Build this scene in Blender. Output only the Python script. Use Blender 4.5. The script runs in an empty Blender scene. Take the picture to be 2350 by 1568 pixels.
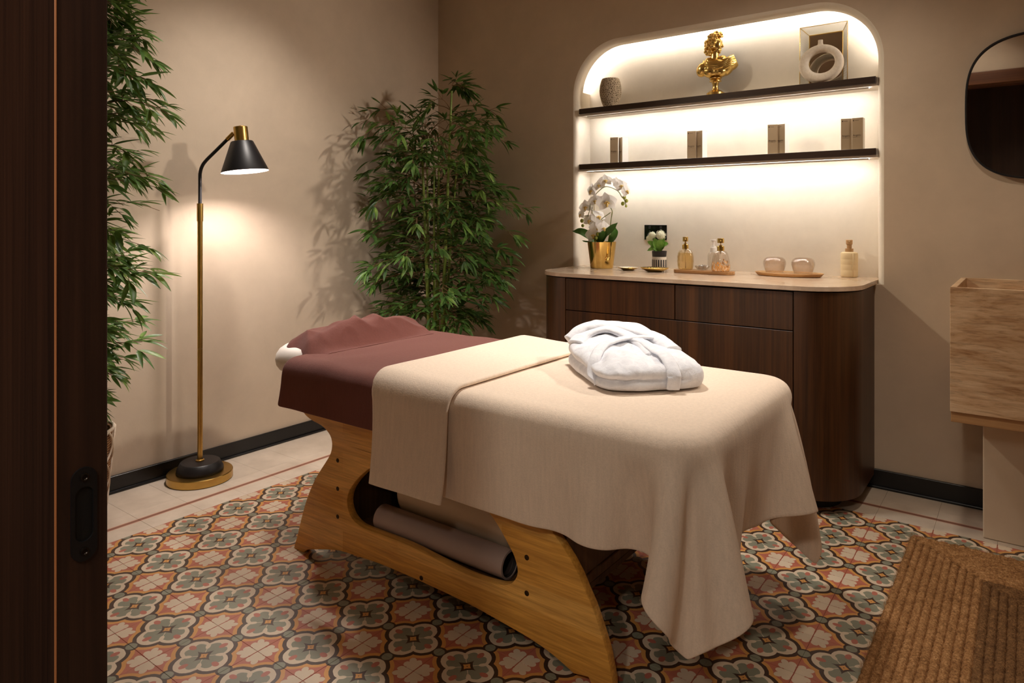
import bpy, bmesh, math, random
import numpy as np
from mathutils import Vector, Matrix, noise
from mathutils.geometry import tessellate_polygon

SC = bpy.context.scene
COL = SC.collection
PI = math.pi

# ------------------------------------------------------------------ camera
F_PX, CX, YH, CAM_H, YAW = 1580.0, 1175.0, 503.0, 1.2, math.radians(36.87)
cam = bpy.data.cameras.new('camera')
cam.sensor_width = 36.0
cam.lens = F_PX / 2350.0 * 36.0
cam.shift_y = -(784.0 - YH) / 2350.0
cam.clip_start = 0.02
camo = bpy.data.objects.new('camera', cam)
camo.location = (0, 0, CAM_H)
camo.rotation_euler = (PI / 2, 0, YAW)
COL.objects.link(camo)
SC.camera = camo

# ------------------------------------------------------------------ light
SC.view_settings.view_transform = 'Standard'
SC.view_settings.look = 'None'
SC.view_settings.gamma = 1.0
SC.view_settings.use_curve_mapping = False
SC.view_settings.exposure = 0.15
SC.cycles.use_denoising = True
SC.cycles.max_bounces = 8
SC.cycles.diffuse_bounces = 5
SC.cycles.caustics_reflective = False
SC.cycles.caustics_refractive = False
SC.cycles.sample_clamp_indirect = 4.0

world = bpy.data.worlds.new('world')
SC.world = world
world.use_nodes = True
bg = world.node_tree.nodes['Background']
bg.inputs[0].default_value = (1.0, 0.72, 0.48, 1)
bg.inputs[1].default_value = 0.02


def light(name, kind, loc, power, color, target=None, size=0.05, cone=None, blend=1.0):
    l = bpy.data.lights.new(name, kind)
    l.energy = power
    l.color = color
    if kind == 'SPOT':
        l.spot_size = math.radians(cone)
        l.spot_blend = blend
        l.shadow_soft_size = size
    elif kind == 'POINT':
        l.shadow_soft_size = size
    o = bpy.data.objects.new(name, l)
    o.location = loc
    if target is not None:
        d = Vector(target) - Vector(loc)
        o.rotation_euler = d.to_track_quat('-Z', 'Y').to_euler()
    COL.objects.link(o)
    return o


WARM = (1.0, 0.80, 0.58)
# unseen spots: bed, cabinet-shadow and mirror ones inferred, the others added to brighten
light('ceiling_spot', 'SPOT', (-1.50, 2.25, 2.78), 190, (1.0, 0.93, 0.85), (-1.30, 2.05, 0.7), 0.14, 76)
light('ceiling_spot', 'SPOT', (-2.35, 1.80, 2.78), 95, (1.0, 0.91, 0.83), (-3.15, 1.95, 0.75), 0.10, 84)  # added to brighten the left wall
light('ceiling_spot', 'SPOT', (-0.35, 1.05, 2.78), 16, (1.0, 0.88, 0.74), (-0.35, 0.45, 2.05), 0.08, 85)  # added wash on the front wall, for the mirror and gold reflections
light('ceiling_spot', 'SPOT', (-0.25, 2.15, 2.78), 46, (1.0, 0.86, 0.70), (-0.10, 2.75, 0.3), 0.08, 100)  # added to brighten the washstand and right side
light('ceiling_spot', 'SPOT', (-2.55, 2.30, 2.78), 120, (1.0, 0.86, 0.66), (-0.15, 3.45, 1.10), 0.05, 46)
light('mirror_spot', 'SPOT', (0.35, 3.15, 2.38), 130, (1.0, 0.88, 0.75), (-2.6, 2.0, 0.95), 0.07, 84)
light('corridor_fill', 'SPOT', (0.10, -0.75, 2.55), 48, (1.0, 0.86, 0.72), (-0.15, -0.35, 0.0), 0.10, 130)  # added unseen light, brightens the door face
light('corridor_fill', 'SPOT', (-0.35, -1.30, 2.50), 62, (1.0, 0.89, 0.76), (-1.30, 1.5, 0.52), 0.12, 52)  # added unseen fill through the doorway onto the table's near side


# ------------------------------------------------------------------ helpers
def s2l(c):
    return tuple((x / 12.92 if x <= 0.04045 else ((x + 0.055) / 1.055) ** 2.4) for x in c)


def rgb(r, g, b):
    return s2l((r / 255, g / 255, b / 255)) + (1.0,)


def ray(u, v):
    a, b = (u - CX) / F_PX, (v - YH) / F_PX
    return Vector((-math.sin(YAW) + a * math.cos(YAW), math.cos(YAW) + a * math.sin(YAW), -b))


def on(u, v, x=None, y=None, z=None):
    r = ray(u, v)
    t = x / r.x if x is not None else y / r.y if y is not None else (z - CAM_H) / r.z
    return Vector((0, 0, CAM_H)) + r * t


def tag(o, label=None, cat=None, group=None, kind=None):
    if label: o['label'] = label
    if cat: o['category'] = cat
    if group: o['group'] = group
    if kind: o['kind'] = kind
    return o


def thing(name, label, cat, loc=(0, 0, 0), group=None):
    o = bpy.data.objects.new(name, None)
    o.empty_display_size = 0.05
    o.location = loc
    COL.objects.link(o)
    return tag(o, label, cat, group)


def wloc(o):
    v = Vector((0, 0, 0))
    while o is not None:
        v = v + o.location
        o = o.parent
    return v


def obj(name, bm, m, parent=None, smooth=False, local=False, loc=None):
    """Link a bmesh (world coordinates unless local) as one mesh object."""
    me = bpy.data.meshes.new(name)
    o = bpy.data.objects.new(name, me)
    off = Vector((0, 0, 0))
    if not local:
        if parent is not None:
            off = wloc(parent)
            if loc is not None:
                o.location = Vector(loc) - off
                off = Vector(loc)
        else:
            if loc is None and len(bm.verts):
                xs = [v.co for v in bm.verts]
                loc = Vector(((min(c.x for c in xs) + max(c.x for c in xs)) / 2,
                              (min(c.y for c in xs) + max(c.y for c in xs)) / 2, min(c.z for c in xs)))
            off = Vector(loc) if loc is not None else off
            o.location = off
        bmesh.ops.translate(bm, verts=bm.verts, vec=-off)
    elif loc is not None:
        o.location = loc
    bmesh.ops.recalc_face_normals(bm, faces=bm.faces)
    bm.to_mesh(me)
    bm.free()
    for x in (m if isinstance(m, (list, tuple)) else [m]):
        me.materials.append(x)
    if smooth:
        for p in me.polygons: p.use_smooth = True
        if smooth is not True:
            me.set_sharp_from_angle(angle=math.radians(smooth))
    if parent is not None: o.parent = parent
    COL.objects.link(o)
    return o


def BM():
    return bmesh.new()


def merge(*bms):
    out = bmesh.new()
    for b in bms:
        me = bpy.data.meshes.new('tmp')
        b.to_mesh(me)
        out.from_mesh(me)
        bpy.data.meshes.remove(me)
        b.free()
    return out


def box(x0, x1, y0, y1, z0, z1, bev=0.0, seg=2, bm=None):
    b = BM()
    bmesh.ops.create_cube(b, size=1.0)
    for v in b.verts:
        v.co = Vector(((x0 + x1) / 2 + v.co.x * (x1 - x0), (y0 + y1) / 2 + v.co.y * (y1 - y0), (z0 + z1) / 2 + v.co.z * (z1 - z0)))
    if bev > 0:
        bmesh.ops.bevel(b, geom=list(b.edges), offset=bev, segments=seg, affect='EDGES', profile=0.5)
    return merge(bm, b) if bm is not None else b


def lathe(prof, c=(0, 0, 0), n=32, axis=None, cap=False, sx=1.0, sy=1.0):
    """prof: list of (r, z) from bottom to top."""
    b = BM()
    rings = []
    for r, z in prof:
        if r < 1e-6:
            rings.append([b.verts.new((0, 0, z))])
        else:
            rings.append([b.verts.new((r * math.cos(2 * PI * k / n) * sx, r * math.sin(2 * PI * k / n) * sy, z)) for k in range(n)])
    for A, B in zip(rings, rings[1:]):
        if len(A) == 1 and len(B) == 1: continue
        for k in range(n):
            k2 = (k + 1) % n
            if len(A) == 1: b.faces.new((A[0], B[k2], B[k]))
            elif len(B) == 1: b.faces.new((A[k], A[k2], B[0]))
            else: b.faces.new((A[k], A[k2], B[k2], B[k]))
    if cap:
        if len(rings[0]) > 1: b.faces.new(rings[0][::-1])
        if len(rings[-1]) > 1: b.faces.new(rings[-1])
    if axis is not None:
        q = Vector((0, 0, 1)).rotation_difference(Vector(axis).normalized())
        bmesh.ops.rotate(b, verts=b.verts, cent=(0, 0, 0), matrix=q.to_matrix())
    bmesh.ops.translate(b, verts=b.verts, vec=Vector(c))
    return b


def tube(pts, r, n=8, cap=True, flat=1.0):
    """Tube along a polyline; r number or list."""
    pts = [Vector(p) for p in pts]
    R = r if isinstance(r, (list, tuple)) else [r] * len(pts)
    b = BM()
    rings = []
    up = None
    for i, p in enumerate(pts):
        t = (pts[min(i + 1, len(pts) - 1)] - pts[max(i - 1, 0)]).normalized()
        if up is None:
            up = Vector((0, 0, 1)) if abs(t.z) < 0.9 else Vector((1, 0, 0))
        s = t.cross(up).normalized()
        up = s.cross(t).normalized()
        rings.append([b.verts.new(p + (s * math.cos(2 * PI * k / n) + up * math.sin(2 * PI * k / n) * flat) * R[i]) for k in range(n)])
    for A, B in zip(rings, rings[1:]):
        for k in range(n):
            b.faces.new((A[k], A[(k + 1) % n], B[(k + 1) % n], B[k]))
    if cap:
        b.faces.new(rings[0][::-1])
        b.faces.new(rings[-1])
    return b


def smooth_path(pts, n=8):
    """Catmull-Rom through the points."""
    P = [Vector(p) for p in pts]
    P = [P[0] * 2 - P[1]] + P + [P[-1] * 2 - P[-2]]
    out = []
    for i in range(1, len(P) - 2):
        for k in range(n):
            t = k / n
            a, b, c, d = P[i - 1:i + 3]
            out.append(0.5 * ((2 * b) + (c - a) * t + (2 * a - 5 * b + 4 * c - d) * t * t + (3 * b - a - 3 * c + d) * t ** 3))
    out.append(P[-2])
    return out


def prism(poly, axis, a0, a1, holes=(), bev=0.0):
    """Extrude a 2-D polygon (list of (p, q)) with holes along 'x','y' or 'z' between a0 and a1."""
    def P(p, q, a):
        return {'x': (a, p, q), 'y': (p, a, q), 'z': (p, q, a)}[axis]
    loops = [[Vector((p, q, 0)) for p, q in L] for L in [poly, *holes]]
    tris = tessellate_polygon(loops)
    flat = [v for L in loops for v in L]
    b = BM()
    V0 = [b.verts.new(P(v.x, v.y, a0)) for v in flat]
    V1 = [b.verts.new(P(v.x, v.y, a1)) for v in flat]
    for t in tris:
        try:
            b.faces.new([V0[i] for i in t]); b.faces.new([V1[i] for i in t][::-1])
        except ValueError:
            pass
    k = 0
    for L in loops:
        n = len(L)
        for i in range(n):
            j = (i + 1) % n
            b.faces.new((V0[k + i], V0[k + j], V1[k + j], V1[k + i]))
        k += n
    if bev > 0:
        bmesh.ops.recalc_face_normals(b, faces=b.faces)
        es = [e for e in b.edges if len(e.link_faces) == 2 and e.calc_face_angle(0) > 0.9
              and abs(e.verts[0].co['xyz'.index(axis)] - e.verts[1].co['xyz'.index(axis)]) < 1e-6]
        bmesh.ops.bevel(b, geom=es, offset=bev, segments=2, affect='EDGES', profile=0.5)
    return b


def grid(nu, nv, fn, close_u=False, close_v=False):
    b = BM()
    V = [[b.verts.new(fn(i / (nu if close_u else nu - 1), j / (nv if close_v else nv - 1))) for j in range(nv)] for i in range(nu)]
    for i in range(nu if close_u else nu - 1):
        for j in range(nv if close_v else nv - 1):
            b.faces.new((V[i][j], V[(i + 1) % nu][j], V[(i + 1) % nu][(j + 1) % nv], V[i][(j + 1) % nv]))
    return b


def blob(c, r, seg=16, rings=10, rot=None):
    b = BM()
    bmesh.ops.create_uvsphere(b, u_segments=seg, v_segments=rings, radius=1.0)
    r = (r, r, r) if isinstance(r, (int, float)) else r
    M = Matrix.Diagonal((*r, 1))
    if rot is not None: M = rot.to_4x4() @ M
    M = Matrix.Translation(Vector(c)) @ M
    b.transform(M)
    return b


def xform(bm, M):
    bm.transform(M)
    return bm


def remesh(bm, voxel, smooth_it=4):
    """Fuse overlapping closed shapes into one continuous surface."""
    me = bpy.data.meshes.new('tmp')
    bm.to_mesh(me); bm.free()
    o = bpy.data.objects.new('tmp', me)
    COL.objects.link(o)
    md = o.modifiers.new('r', 'REMESH'); md.mode = 'VOXEL'; md.voxel_size = voxel
    if smooth_it:
        sm = o.modifiers.new('s', 'SMOOTH'); sm.iterations = smooth_it; sm.factor = 0.5
    ev = o.evaluated_get(bpy.context.evaluated_depsgraph_get())
    out = BM()
    out.from_mesh(ev.to_mesh())
    ev.to_mesh_clear()
    bpy.data.objects.remove(o); bpy.data.meshes.remove(me)
    return out


def deform(bm, f):
    for v in bm.verts: v.co = Vector(f(v.co))
    return bm


# ------------------------------------------------------------------ materials
class NT:
    """Small wrapper for building node trees."""
    def __init__(self, name, rough=0.5, metal=0.0):
        self.m = bpy.data.materials.new(name)
        self.m.use_nodes = True
        self.t = self.m.node_tree
        self.b = self.t.nodes['Principled BSDF']
        self.b.inputs['Roughness'].default_value = rough
        self.b.inputs['Metallic'].default_value = metal

    def n(self, typ, **kw):
        nd = self.t.nodes.new(typ)
        for k, v in kw.items():
            if k.startswith('i_'):
                self.put(nd.inputs[int(k[2:]) if k[2:].isdigit() else k[2:].replace('_', ' ')], v)
            else:
                setattr(nd, k, v)
        return nd

    def put(self, sock, v):
        if isinstance(v, bpy.types.NodeSocket): self.t.links.new(v, sock)
        elif isinstance(v, X): self.t.links.new(v.s, sock)
        else: sock.default_value = v

    def coord(self, kind='Object', scale=(1, 1, 1), rot=(0, 0, 0), loc=(0, 0, 0)):
        tc = self.n('ShaderNodeTexCoord')
        mp = self.n('ShaderNodeMapping')
        self.t.links.new(tc.outputs[kind], mp.inputs[0])
        mp.inputs['Scale'].default_value = scale
        mp.inputs['Rotation'].default_value = rot
        mp.inputs['Location'].default_value = loc
        return mp.outputs[0]

    def world(self, scale=(1, 1, 1)):
        g = self.n('ShaderNodeNewGeometry')
        mp = self.n('ShaderNodeMapping')
        self.t.links.new(g.outputs['Position'], mp.inputs[0])
        mp.inputs['Scale'].default_value = scale
        return mp.outputs[0]

    def noise(self, vec, scale, detail=4, rough=0.55, dist=0.0):
        nd = self.n('ShaderNodeTexNoise')
        self.t.links.new(vec, nd.inputs['Vector'])
        nd.inputs['Scale'].default_value = scale
        nd.inputs['Detail'].default_value = detail
        nd.inputs['Roughness'].default_value = rough
        nd.inputs['Distortion'].default_value = dist
        return nd.outputs[0]

    def ramp(self, fac, stops, interp='LINEAR'):
        nd = self.n('ShaderNodeValToRGB')
        self.put(nd.inputs[0], fac)
        cr = nd.color_ramp
        cr.interpolation = interp
        while len(cr.elements) < len(stops): cr.elements.new(0.5)
        for e, (p, c) in zip(cr.elements, stops):
            e.position = p; e.color = c
        return nd.outputs[0]

    def mix(self, fac, a, b, mode='MIX'):
        nd = self.n('ShaderNodeMix')
        nd.data_type = 'RGBA'; nd.blend_type = mode
        self.put(nd.inputs[0], fac); self.put(nd.inputs[6], a); self.put(nd.inputs[7], b)
        return nd.outputs[2]

    def color(self, c): self.put(self.b.inputs['Base Color'], c)
    def rough(self, c): self.put(self.b.inputs['Roughness'], c)

    def bump(self, h, strength=0.3, dist=0.01):
        nd = self.n('ShaderNodeBump')
        self.put(nd.inputs['Height'], h)
        nd.inputs['Strength'].default_value = strength
        nd.inputs['Distance'].default_value = dist
        self.t.links.new(nd.outputs[0], self.b.inputs['Normal'])


class X:
    """Scalar expression made of Math nodes."""
    def __init__(self, nt, s): self.nt, self.s = nt, s

    def op(self, o, *a, rev=False):
        nd = self.nt.n('ShaderNodeMath', operation=o)
        args = ([a[0], self] if rev else [self, *a]) if a else [self]
        for i, v in enumerate(args): self.nt.put(nd.inputs[i], v)
        return X(self.nt, nd.outputs[0])
    def __add__(s, o): return s.op('ADD', o)
    def __sub__(s, o): return s.op('SUBTRACT', o)
    def __rsub__(s, o): return s.op('SUBTRACT', o, rev=True)
    def __mul__(s, o): return s.op('MULTIPLY', o)
    def __truediv__(s, o): return s.op('DIVIDE', o)
    def __lt__(s, o): return s.op('LESS_THAN', o)
    def __gt__(s, o): return s.op('GREATER_THAN', o)
    def abs(s): return s.op('ABSOLUTE')
    def min(s, o): return s.op('MINIMUM', o)
    def max(s, o): return s.op('MAXIMUM', o)
    def pow(s, e): return s.op('POWER', e)
    def sqrt(s): return s.op('SQRT')


def plain(name, c, rough=0.5, metal=0.0, var=0.0, vscale=8.0, bump=0.0, bscale=60.0, sheen=0.0, coat=0.0, spec=None):
    t = NT(name, rough, metal)
    v = t.coord('Object')
    if var > 0:
        n = t.noise(v, vscale, 4)
        lo = tuple(x * (1 - var) for x in c[:3]) + (1,)
        hi = tuple(min(1, x * (1 + var)) for x in c[:3]) + (1,)
        t.color(t.ramp(n, [(0.3, lo), (0.7, hi)]))
    else:
        t.color(c)
    if bump > 0:
        t.bump(t.noise(v, bscale, 3), bump, 0.004)
    if sheen > 0:
        t.b.inputs['Sheen Weight'].default_value = sheen
        t.b.inputs['Sheen Roughness'].default_value = 0.5
    if coat > 0:
        t.b.inputs['Coat Weight'].default_value = coat
        t.b.inputs['Coat Roughness'].default_value = 0.1
    if spec is not None:
        t.b.inputs['Specular IOR Level'].default_value = spec
    return t.m


def emission(name, c, strength):
    t = NT(name)
    t.color((0.9, 0.9, 0.88, 1))
    t.b.inputs['Emission Color'].default_value = c
    t.b.inputs['Emission Strength'].default_value = strength
    return t.m


def thin_glass(name, tint, refl=0.12, rough=0.02, solid=0.0, body=(1, 1, 1, 1)):
    t = NT(name)
    t.t.nodes.remove(t.b)
    out = t.t.nodes['Material Output']
    tr = t.n('ShaderNodeBsdfTransparent'); tr.inputs[0].default_value = tint
    gl = t.n('ShaderNodeBsdfGlossy'); gl.inputs['Roughness'].default_value = rough
    lw = t.n('ShaderNodeLayerWeight'); lw.inputs[0].default_value = 0.35
    mx = t.n('ShaderNodeMath', operation='MULTIPLY_ADD')
    t.t.links.new(lw.outputs['Facing'], mx.inputs[0]); mx.inputs[1].default_value = 0.55; mx.inputs[2].default_value = refl * 0.4
    ms = t.n('ShaderNodeMixShader')
    t.t.links.new(mx.outputs[0], ms.inputs[0]); t.t.links.new(tr.outputs[0], ms.inputs[1]); t.t.links.new(gl.outputs[0], ms.inputs[2])
    last = ms
    if solid > 0:
        df = t.n('ShaderNodeBsdfDiffuse'); df.inputs[0].default_value = body
        m2 = t.n('ShaderNodeMixShader'); m2.inputs[0].default_value = solid
        t.t.links.new(ms.outputs[0], m2.inputs[1]); t.t.links.new(df.outputs[0], m2.inputs[2])
        last = m2
    t.t.links.new(last.outputs[0], out.inputs[0])
    return t.m


def plaster(name, c):
    t = NT(name, 0.85)
    v = t.world()
    n1 = t.noise(v, 2.2, 6, 0.6, 0.6)
    n2 = t.noise(v, 14, 5, 0.6, 0.4)
    a = tuple(x * 0.90 for x in c[:3]) + (1,)
    b = tuple(x * 1.07 for x in c[:3]) + (1,)
    base = t.ramp(n1, [(0.3, a), (0.7, b)])
    t.color(t.mix(0.25, base, t.ramp(n2, [(0.3, a), (0.7, b)])))
    t.bump(t.noise(t.world((1, 1, 0.6)), 22, 5, 0.55, 0.8), 0.12, 0.006)
    t.b.inputs['Specular IOR Level'].default_value = 0.25
    return t.m


def wood(name, dark, mid, light_, axis=2, scale=1.0, rough=0.4, stretch=0.02, coat=0.0):
    """Straight-grained wood with the grain along the given axis."""
    t = NT(name, rough)
    sc = [38.0 * scale] * 3
    sc[axis] = 38.0 * scale * stretch
    v = t.world(tuple(sc))
    n1 = t.noise(v, 0.35, 3, 0.6, 0.3)
    n2 = t.noise(v, 2.6, 5, 0.65, 0.2)
    c1 = t.ramp(n1, [(0.32, dark), (0.5, mid), (0.68, light_)])
    c2 = t.ramp(n2, [(0.35, dark), (0.65, light_)])
    t.color(t.mix(0.42, c1, c2))
    t.bump(n2, 0.08, 0.002)
    if coat > 0:
        t.b.inputs['Coat Weight'].default_value = coat
        t.b.inputs['Coat Roughness'].default_value = 0.2
    return t.m


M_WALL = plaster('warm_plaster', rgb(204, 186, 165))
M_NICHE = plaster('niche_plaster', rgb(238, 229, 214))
M_CEIL = plaster('ceiling_paint', rgb(205, 190, 168))
M_BLACK = plain('black_skirting', rgb(10, 10, 12), 0.35, var=0.2)
M_BLACKMETAL = plain('black_metal', rgb(20, 19, 22), 0.42, var=0.1)
M_WALNUT = wood('walnut_veneer', rgb(40, 22, 10), rgb(70, 41, 19), rgb(100, 62, 30), 2, 1.0, 0.38)
M_DOORWOOD = wood('dark_door_veneer', rgb(34, 19, 14), rgb(52, 31, 22), rgb(74, 46, 32), 2, 1.2, 0.45)
M_SHELFWOOD = wood('dark_shelf_wood', rgb(40, 26, 18), rgb(52, 34, 24), rgb(64, 44, 30), 0, 1.0, 0.45)
M_EDGE_GLINT = wood('door_edge_glint', rgb(190, 120, 76), rgb(205, 134, 86), rgb(220, 150, 100), 2, 1.0, 0.4)  # pale orange stands in for the highlight along the door edge
M_WHITEBOARD = plain('white_board', rgb(238, 230, 220), 0.6)
M_LED = emission('led_strip', (1.0, 0.94, 0.87, 1), 60.0)
M_COVE = emission('cove_led', (1.0, 0.94, 0.87, 1), 36.0)
# ================================================================== SETTING
XL, YB, YN = -3.216, 3.45, 3.60          # left wall, back wall, back of the niche
XR, YF, ZC = 1.05, 0.36, 2.80            # right wall, front wall, ceiling


def structure(name, bm, m, parent=None, smooth=False):
    o = obj(name, bm, m, parent, smooth, loc=(0, 0, 0) if parent is None else None)
    if parent is None: o['kind'] = 'structure'
    return o


# ---------------- floor: slab, patterned cement tiles, plain border tiles
M_GROUT = plain('grout', rgb(128, 108, 90), 0.9, var=0.15)
floor = structure('floor', box(XL - 0.1, XR + 0.1, -1.6, YN + 0.1, -0.08, -0.0022), M_GROUT)


def tile_material():
    t = NT('patterned_cement', 0.42)
    tc = t.n('ShaderNodeTexCoord')
    wob = t.n('ShaderNodeTexNoise'); wob.inputs['Scale'].default_value = 60; wob.inputs['Detail'].default_value = 2
    g = t.n('ShaderNodeNewGeometry')
    t.t.links.new(g.outputs['Position'], wob.inputs['Vector'])
    va = t.n('ShaderNodeVectorMath', operation='MULTIPLY_ADD')
    t.t.links.new(wob.outputs['Color'], va.inputs[0])
    va.inputs[1].default_value = (0.004, 0.004, 0)
    t.t.links.new(tc.outputs['Object'], va.inputs[2])
    sp = t.n('ShaderNodeSeparateXYZ')
    t.t.links.new(va.outputs[0], sp.inputs[0])
    x = X(t, sp.outputs[0]) - 0.002
    y = X(t, sp.outputs[1]) - 0.002
    p, q = x.abs(), y.abs()
    a, b = p.max(q), p.min(q)

    def ell(u, v, cu, cv, ru, rv):
        return ((u - cu) / ru).pow(2.0) + ((v - cv) / rv).pow(2.0)
    dl = ((a - 0.0415).pow(2.0) + b * b).sqrt() - 0.0400
    cream = rgb(222, 203, 178); green = rgb(140, 141, 122); red = rgb(186, 112, 94)
    dark = rgb(72, 51, 39); orange = rgb(216, 156, 86); terra = rgb(188, 110, 88)
    # flower quarter round each tile corner
    pc, qc = 0.1 - p, 0.1 - q
    s = (pc + qc) * 0.7071
    w = (pc - qc).abs() * 0.7071
    leaf = ell(s, w, 0.043, 0.0, 0.0125, 0.0095).min(ell(s, w, 0.031, 0.0155, 0.0110, 0.0095)).min(ell(s, w, 0.020, 0.0, 0.0205, 0.0170))
    petal = (leaf < 1.0) * (pc.min(qc) > 0.0005)
    field = t.mix((dl > 0.0225).s, orange, terra)
    field = t.mix(petal.s, field, cream)
    # ring of dark outline round the motif and the green studs on the edges
    stud = ell(a, b, 0.1008, 0.0, 0.0158, 0.0150)
    col = t.mix((dl < 0.0115).s, field, dark)
    col = t.mix(((stud < 2.0) * (dl > 0.0)).s, col, dark)
    col = t.mix(((stud < 1.0) * (dl > 0.002)).s, col, green)
    # inside the motif
    inner = cream
    tear = ell(a + b, a - b, 0.063, 0.0, 0.019, 0.0090)
    gr = (ell(a, b, 0.0350, 0.0150, 0.0240, 0.0160) < 1.0) * (tear > 1.0) * ((a - b) > 0.0014)
    inner = t.mix(gr.s, inner, green)
    inner = t.mix((ell(a, b, 0.0575, 0.0, 0.0130, 0.0085) < 1.0).s, inner, red)
    star = ((p + 0.00001) / 0.033).pow(0.62) + ((q + 0.00001) / 0.033).pow(0.62)
    inner = t.mix((star < 1.0).s, inner, dark)
    star2 = ((p + 0.00001) / 0.0135).pow(0.85) + ((q + 0.00001) / 0.0135).pow(0.85)
    inner = t.mix((star2 < 1.0).s, inner, orange)
    col = t.mix((dl < 0.0).s, col, inner)
    # wear
    n = t.noise(t.world(), 5, 5, 0.6)
    col = t.mix(1.0, col, t.ramp(n, [(0.25, (0.80, 0.78, 0.76, 1)), (0.75, (1.0, 1.0, 1.0, 1))]), 'MULTIPLY')
    oi = t.n('ShaderNodeObjectInfo')
    col = t.mix(1.0, col, t.ramp(oi.outputs['Random'], [(0.0, (0.90, 0.89, 0.88, 1)), (1.0, (1.0, 1.0, 1.0, 1))]), 'MULTIPLY')
    t.color(col)
    t.rough(t.ramp(n, [(0.3, (0.36, 0.36, 0.36, 1)), (0.7, (0.55, 0.55, 0.55, 1))]))
    return t.m


def border_material():
    t = NT('plain_cement', 0.5)
    v = t.world()
    n = t.noise(v, 7, 5, 0.6)
    t.color(t.ramp(n, [(0.3, rgb(196, 180, 162)), (0.7, rgb(216, 200, 182))]))
    return t.m


def stripe_material():
    t = NT('striped_cement', 0.5)
    n = t.noise(t.world(), 9, 5, 0.6)
    c = t.ramp(n, [(0.3, rgb(198, 182, 164)), (0.7, rgb(216, 200, 182))])
    sp = t.n('ShaderNodeSeparateXYZ')
    t.t.links.new(t.coord('Object'), sp.inputs[0])
    d = (X(t, sp.outputs[1]) - 0.012).abs()
    c = t.mix((d < 0.014).s, c, rgb(202, 154, 132))
    c = t.mix((d < 0.0085).s, c, rgb(134, 92, 74))
    t.color(c)
    return t.m


M_TILE, M_BORDER, M_STRIPE = tile_material(), border_material(), stripe_material()


def tile_mesh(name, m, sx=0.2, sy=0.2):
    b = box(-sx / 2 + 0.0003, sx / 2 - 0.0003, -sy / 2 + 0.0003, sy / 2 - 0.0003, -0.004, 0.0)
    top = [e for e in b.edges if all(v.co.z > -1e-6 for v in e.verts)]
    bmesh.ops.bevel(b, geom=top, offset=0.0005, segments=1, affect='EDGES')
    me = bpy.data.meshes.new(name)
    bmesh.ops.recalc_face_normals(b, faces=b.faces)
    b.to_mesh(me); b.free()
    me.materials.append(m)
    return me


TX, TY = 0.2025, 0.2
X0, Y1 = -2.622, 3.005
rnd = random.Random(5)


def put_tile(me, name, x, y, rz=0.0):
    o = bpy.data.objects.new(name, me)
    o.location = (x, y, rnd.uniform(-0.0004, 0.0))
    o.rotation_euler = (0, 0, rz)
    o.parent = floor
    COL.objects.link(o)
    return o


tm = tile_mesh('tile', M_TILE, TX, TY)
for i in range(18):
    for j in range(14):
        put_tile(tm, 'tile', X0 + i * TX, Y1 - j * TY, rnd.choice([0, PI]))
sm_l = tile_mesh('border_tile', M_STRIPE, TY, TX)
sm_b = tile_mesh('border_tile', M_STRIPE, TX, 0.2)
pm_b = tile_mesh('border_tile', M_BORDER, TX, 0.15)
pm_l = tile_mesh('border_tile', M_BORDER, 0.2925, TY)
xe = X0 - TX / 2
for j in range(14):
    y = Y1 - j * TY
    put_tile(sm_l, 'border_tile', xe - TX / 2, y, PI / 2)
    put_tile(pm_l, 'border_tile', xe - TX - 0.146, y)
for i in range(18):
    put_tile(sm_b, 'border_tile', X0 + i * TX, Y1 + 0.2)
    put_tile(pm_b, 'border_tile', X0 + i * TX, Y1 + 0.375)
put_tile(tile_mesh('border_tile', M_BORDER, TX, 0.2), 'border_tile', xe - TX / 2, Y1 + 0.2)
put_tile(pm_b, 'border_tile', xe - TX / 2, Y1 + 0.375)
put_tile(tile_mesh('border_tile', M_BORDER, 0.2925, 0.2), 'border_tile', xe - TX - 0.146, Y1 + 0.2)
put_tile(tile_mesh('border_tile', M_BORDER, 0.2925, 0.15), 'border_tile', xe - TX - 0.146, Y1 + 0.375)

# ---------------- walls
structure('wall_left', box(XL - 0.12, XL, YF, YB + 0.3, -0.02, ZC), M_WALL)
structure('wall_right', box(XR, XR + 0.12, YF, YB + 0.3, -0.02, ZC), M_WALL)
structure('ceiling', box(XL - 0.12, XR + 0.12, YF, YB + 0.3, ZC, ZC + 0.1), M_CEIL)

# back wall with the arched niche
NX0, NX1, NZ0, NZ1, NR = -2.112, -0.541, 0.9075, 2.192, 0.27


def niche_loop(off):
    """Outline of the niche, grown outward by off; from bottom left over the arch to bottom right."""
    pts = [(NX0 - off, NZ0)]
    for k in range(17):
        a = PI - k / 16 * PI / 2
        pts.append((NX0 + NR + (NR + off) * math.cos(a), NZ1 - NR + (NR + off) * math.sin(a)))
    for k in range(17):
        a = PI / 2 - k / 16 * PI / 2
        pts.append((NX1 - NR + (NR + off) * math.cos(a), NZ1 - NR + (NR + off) * math.sin(a)))
    pts.append((NX1 + off, NZ0))
    return pts


b = BM()
BN = 0.026
outer = [(XL, -0.02), (XR, -0.02), (XR, ZC), (XL, ZC)]
hole = niche_loop(BN)
loops = [[Vector((x, z, 0)) for x, z in outer], [Vector((x, z, 0)) for x, z in hole]]
flat = [v for L in loops for v in L]
V = [b.verts.new((v.x, YB, v.y)) for v in flat]
for t in tessellate_polygon(loops): b.faces.new([V[i] for i in t])
# thickness of the wall behind
V2 = [b.verts.new((x, YB + 0.3, z)) for x, z in outer]
for i in range(4): b.faces.new((V[i], V[(i + 1) % 4], V2[(i + 1) % 4], V2[i]))
b.faces.new(V2)
wall_back = structure('wall_back', b, M_WALL)

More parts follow.
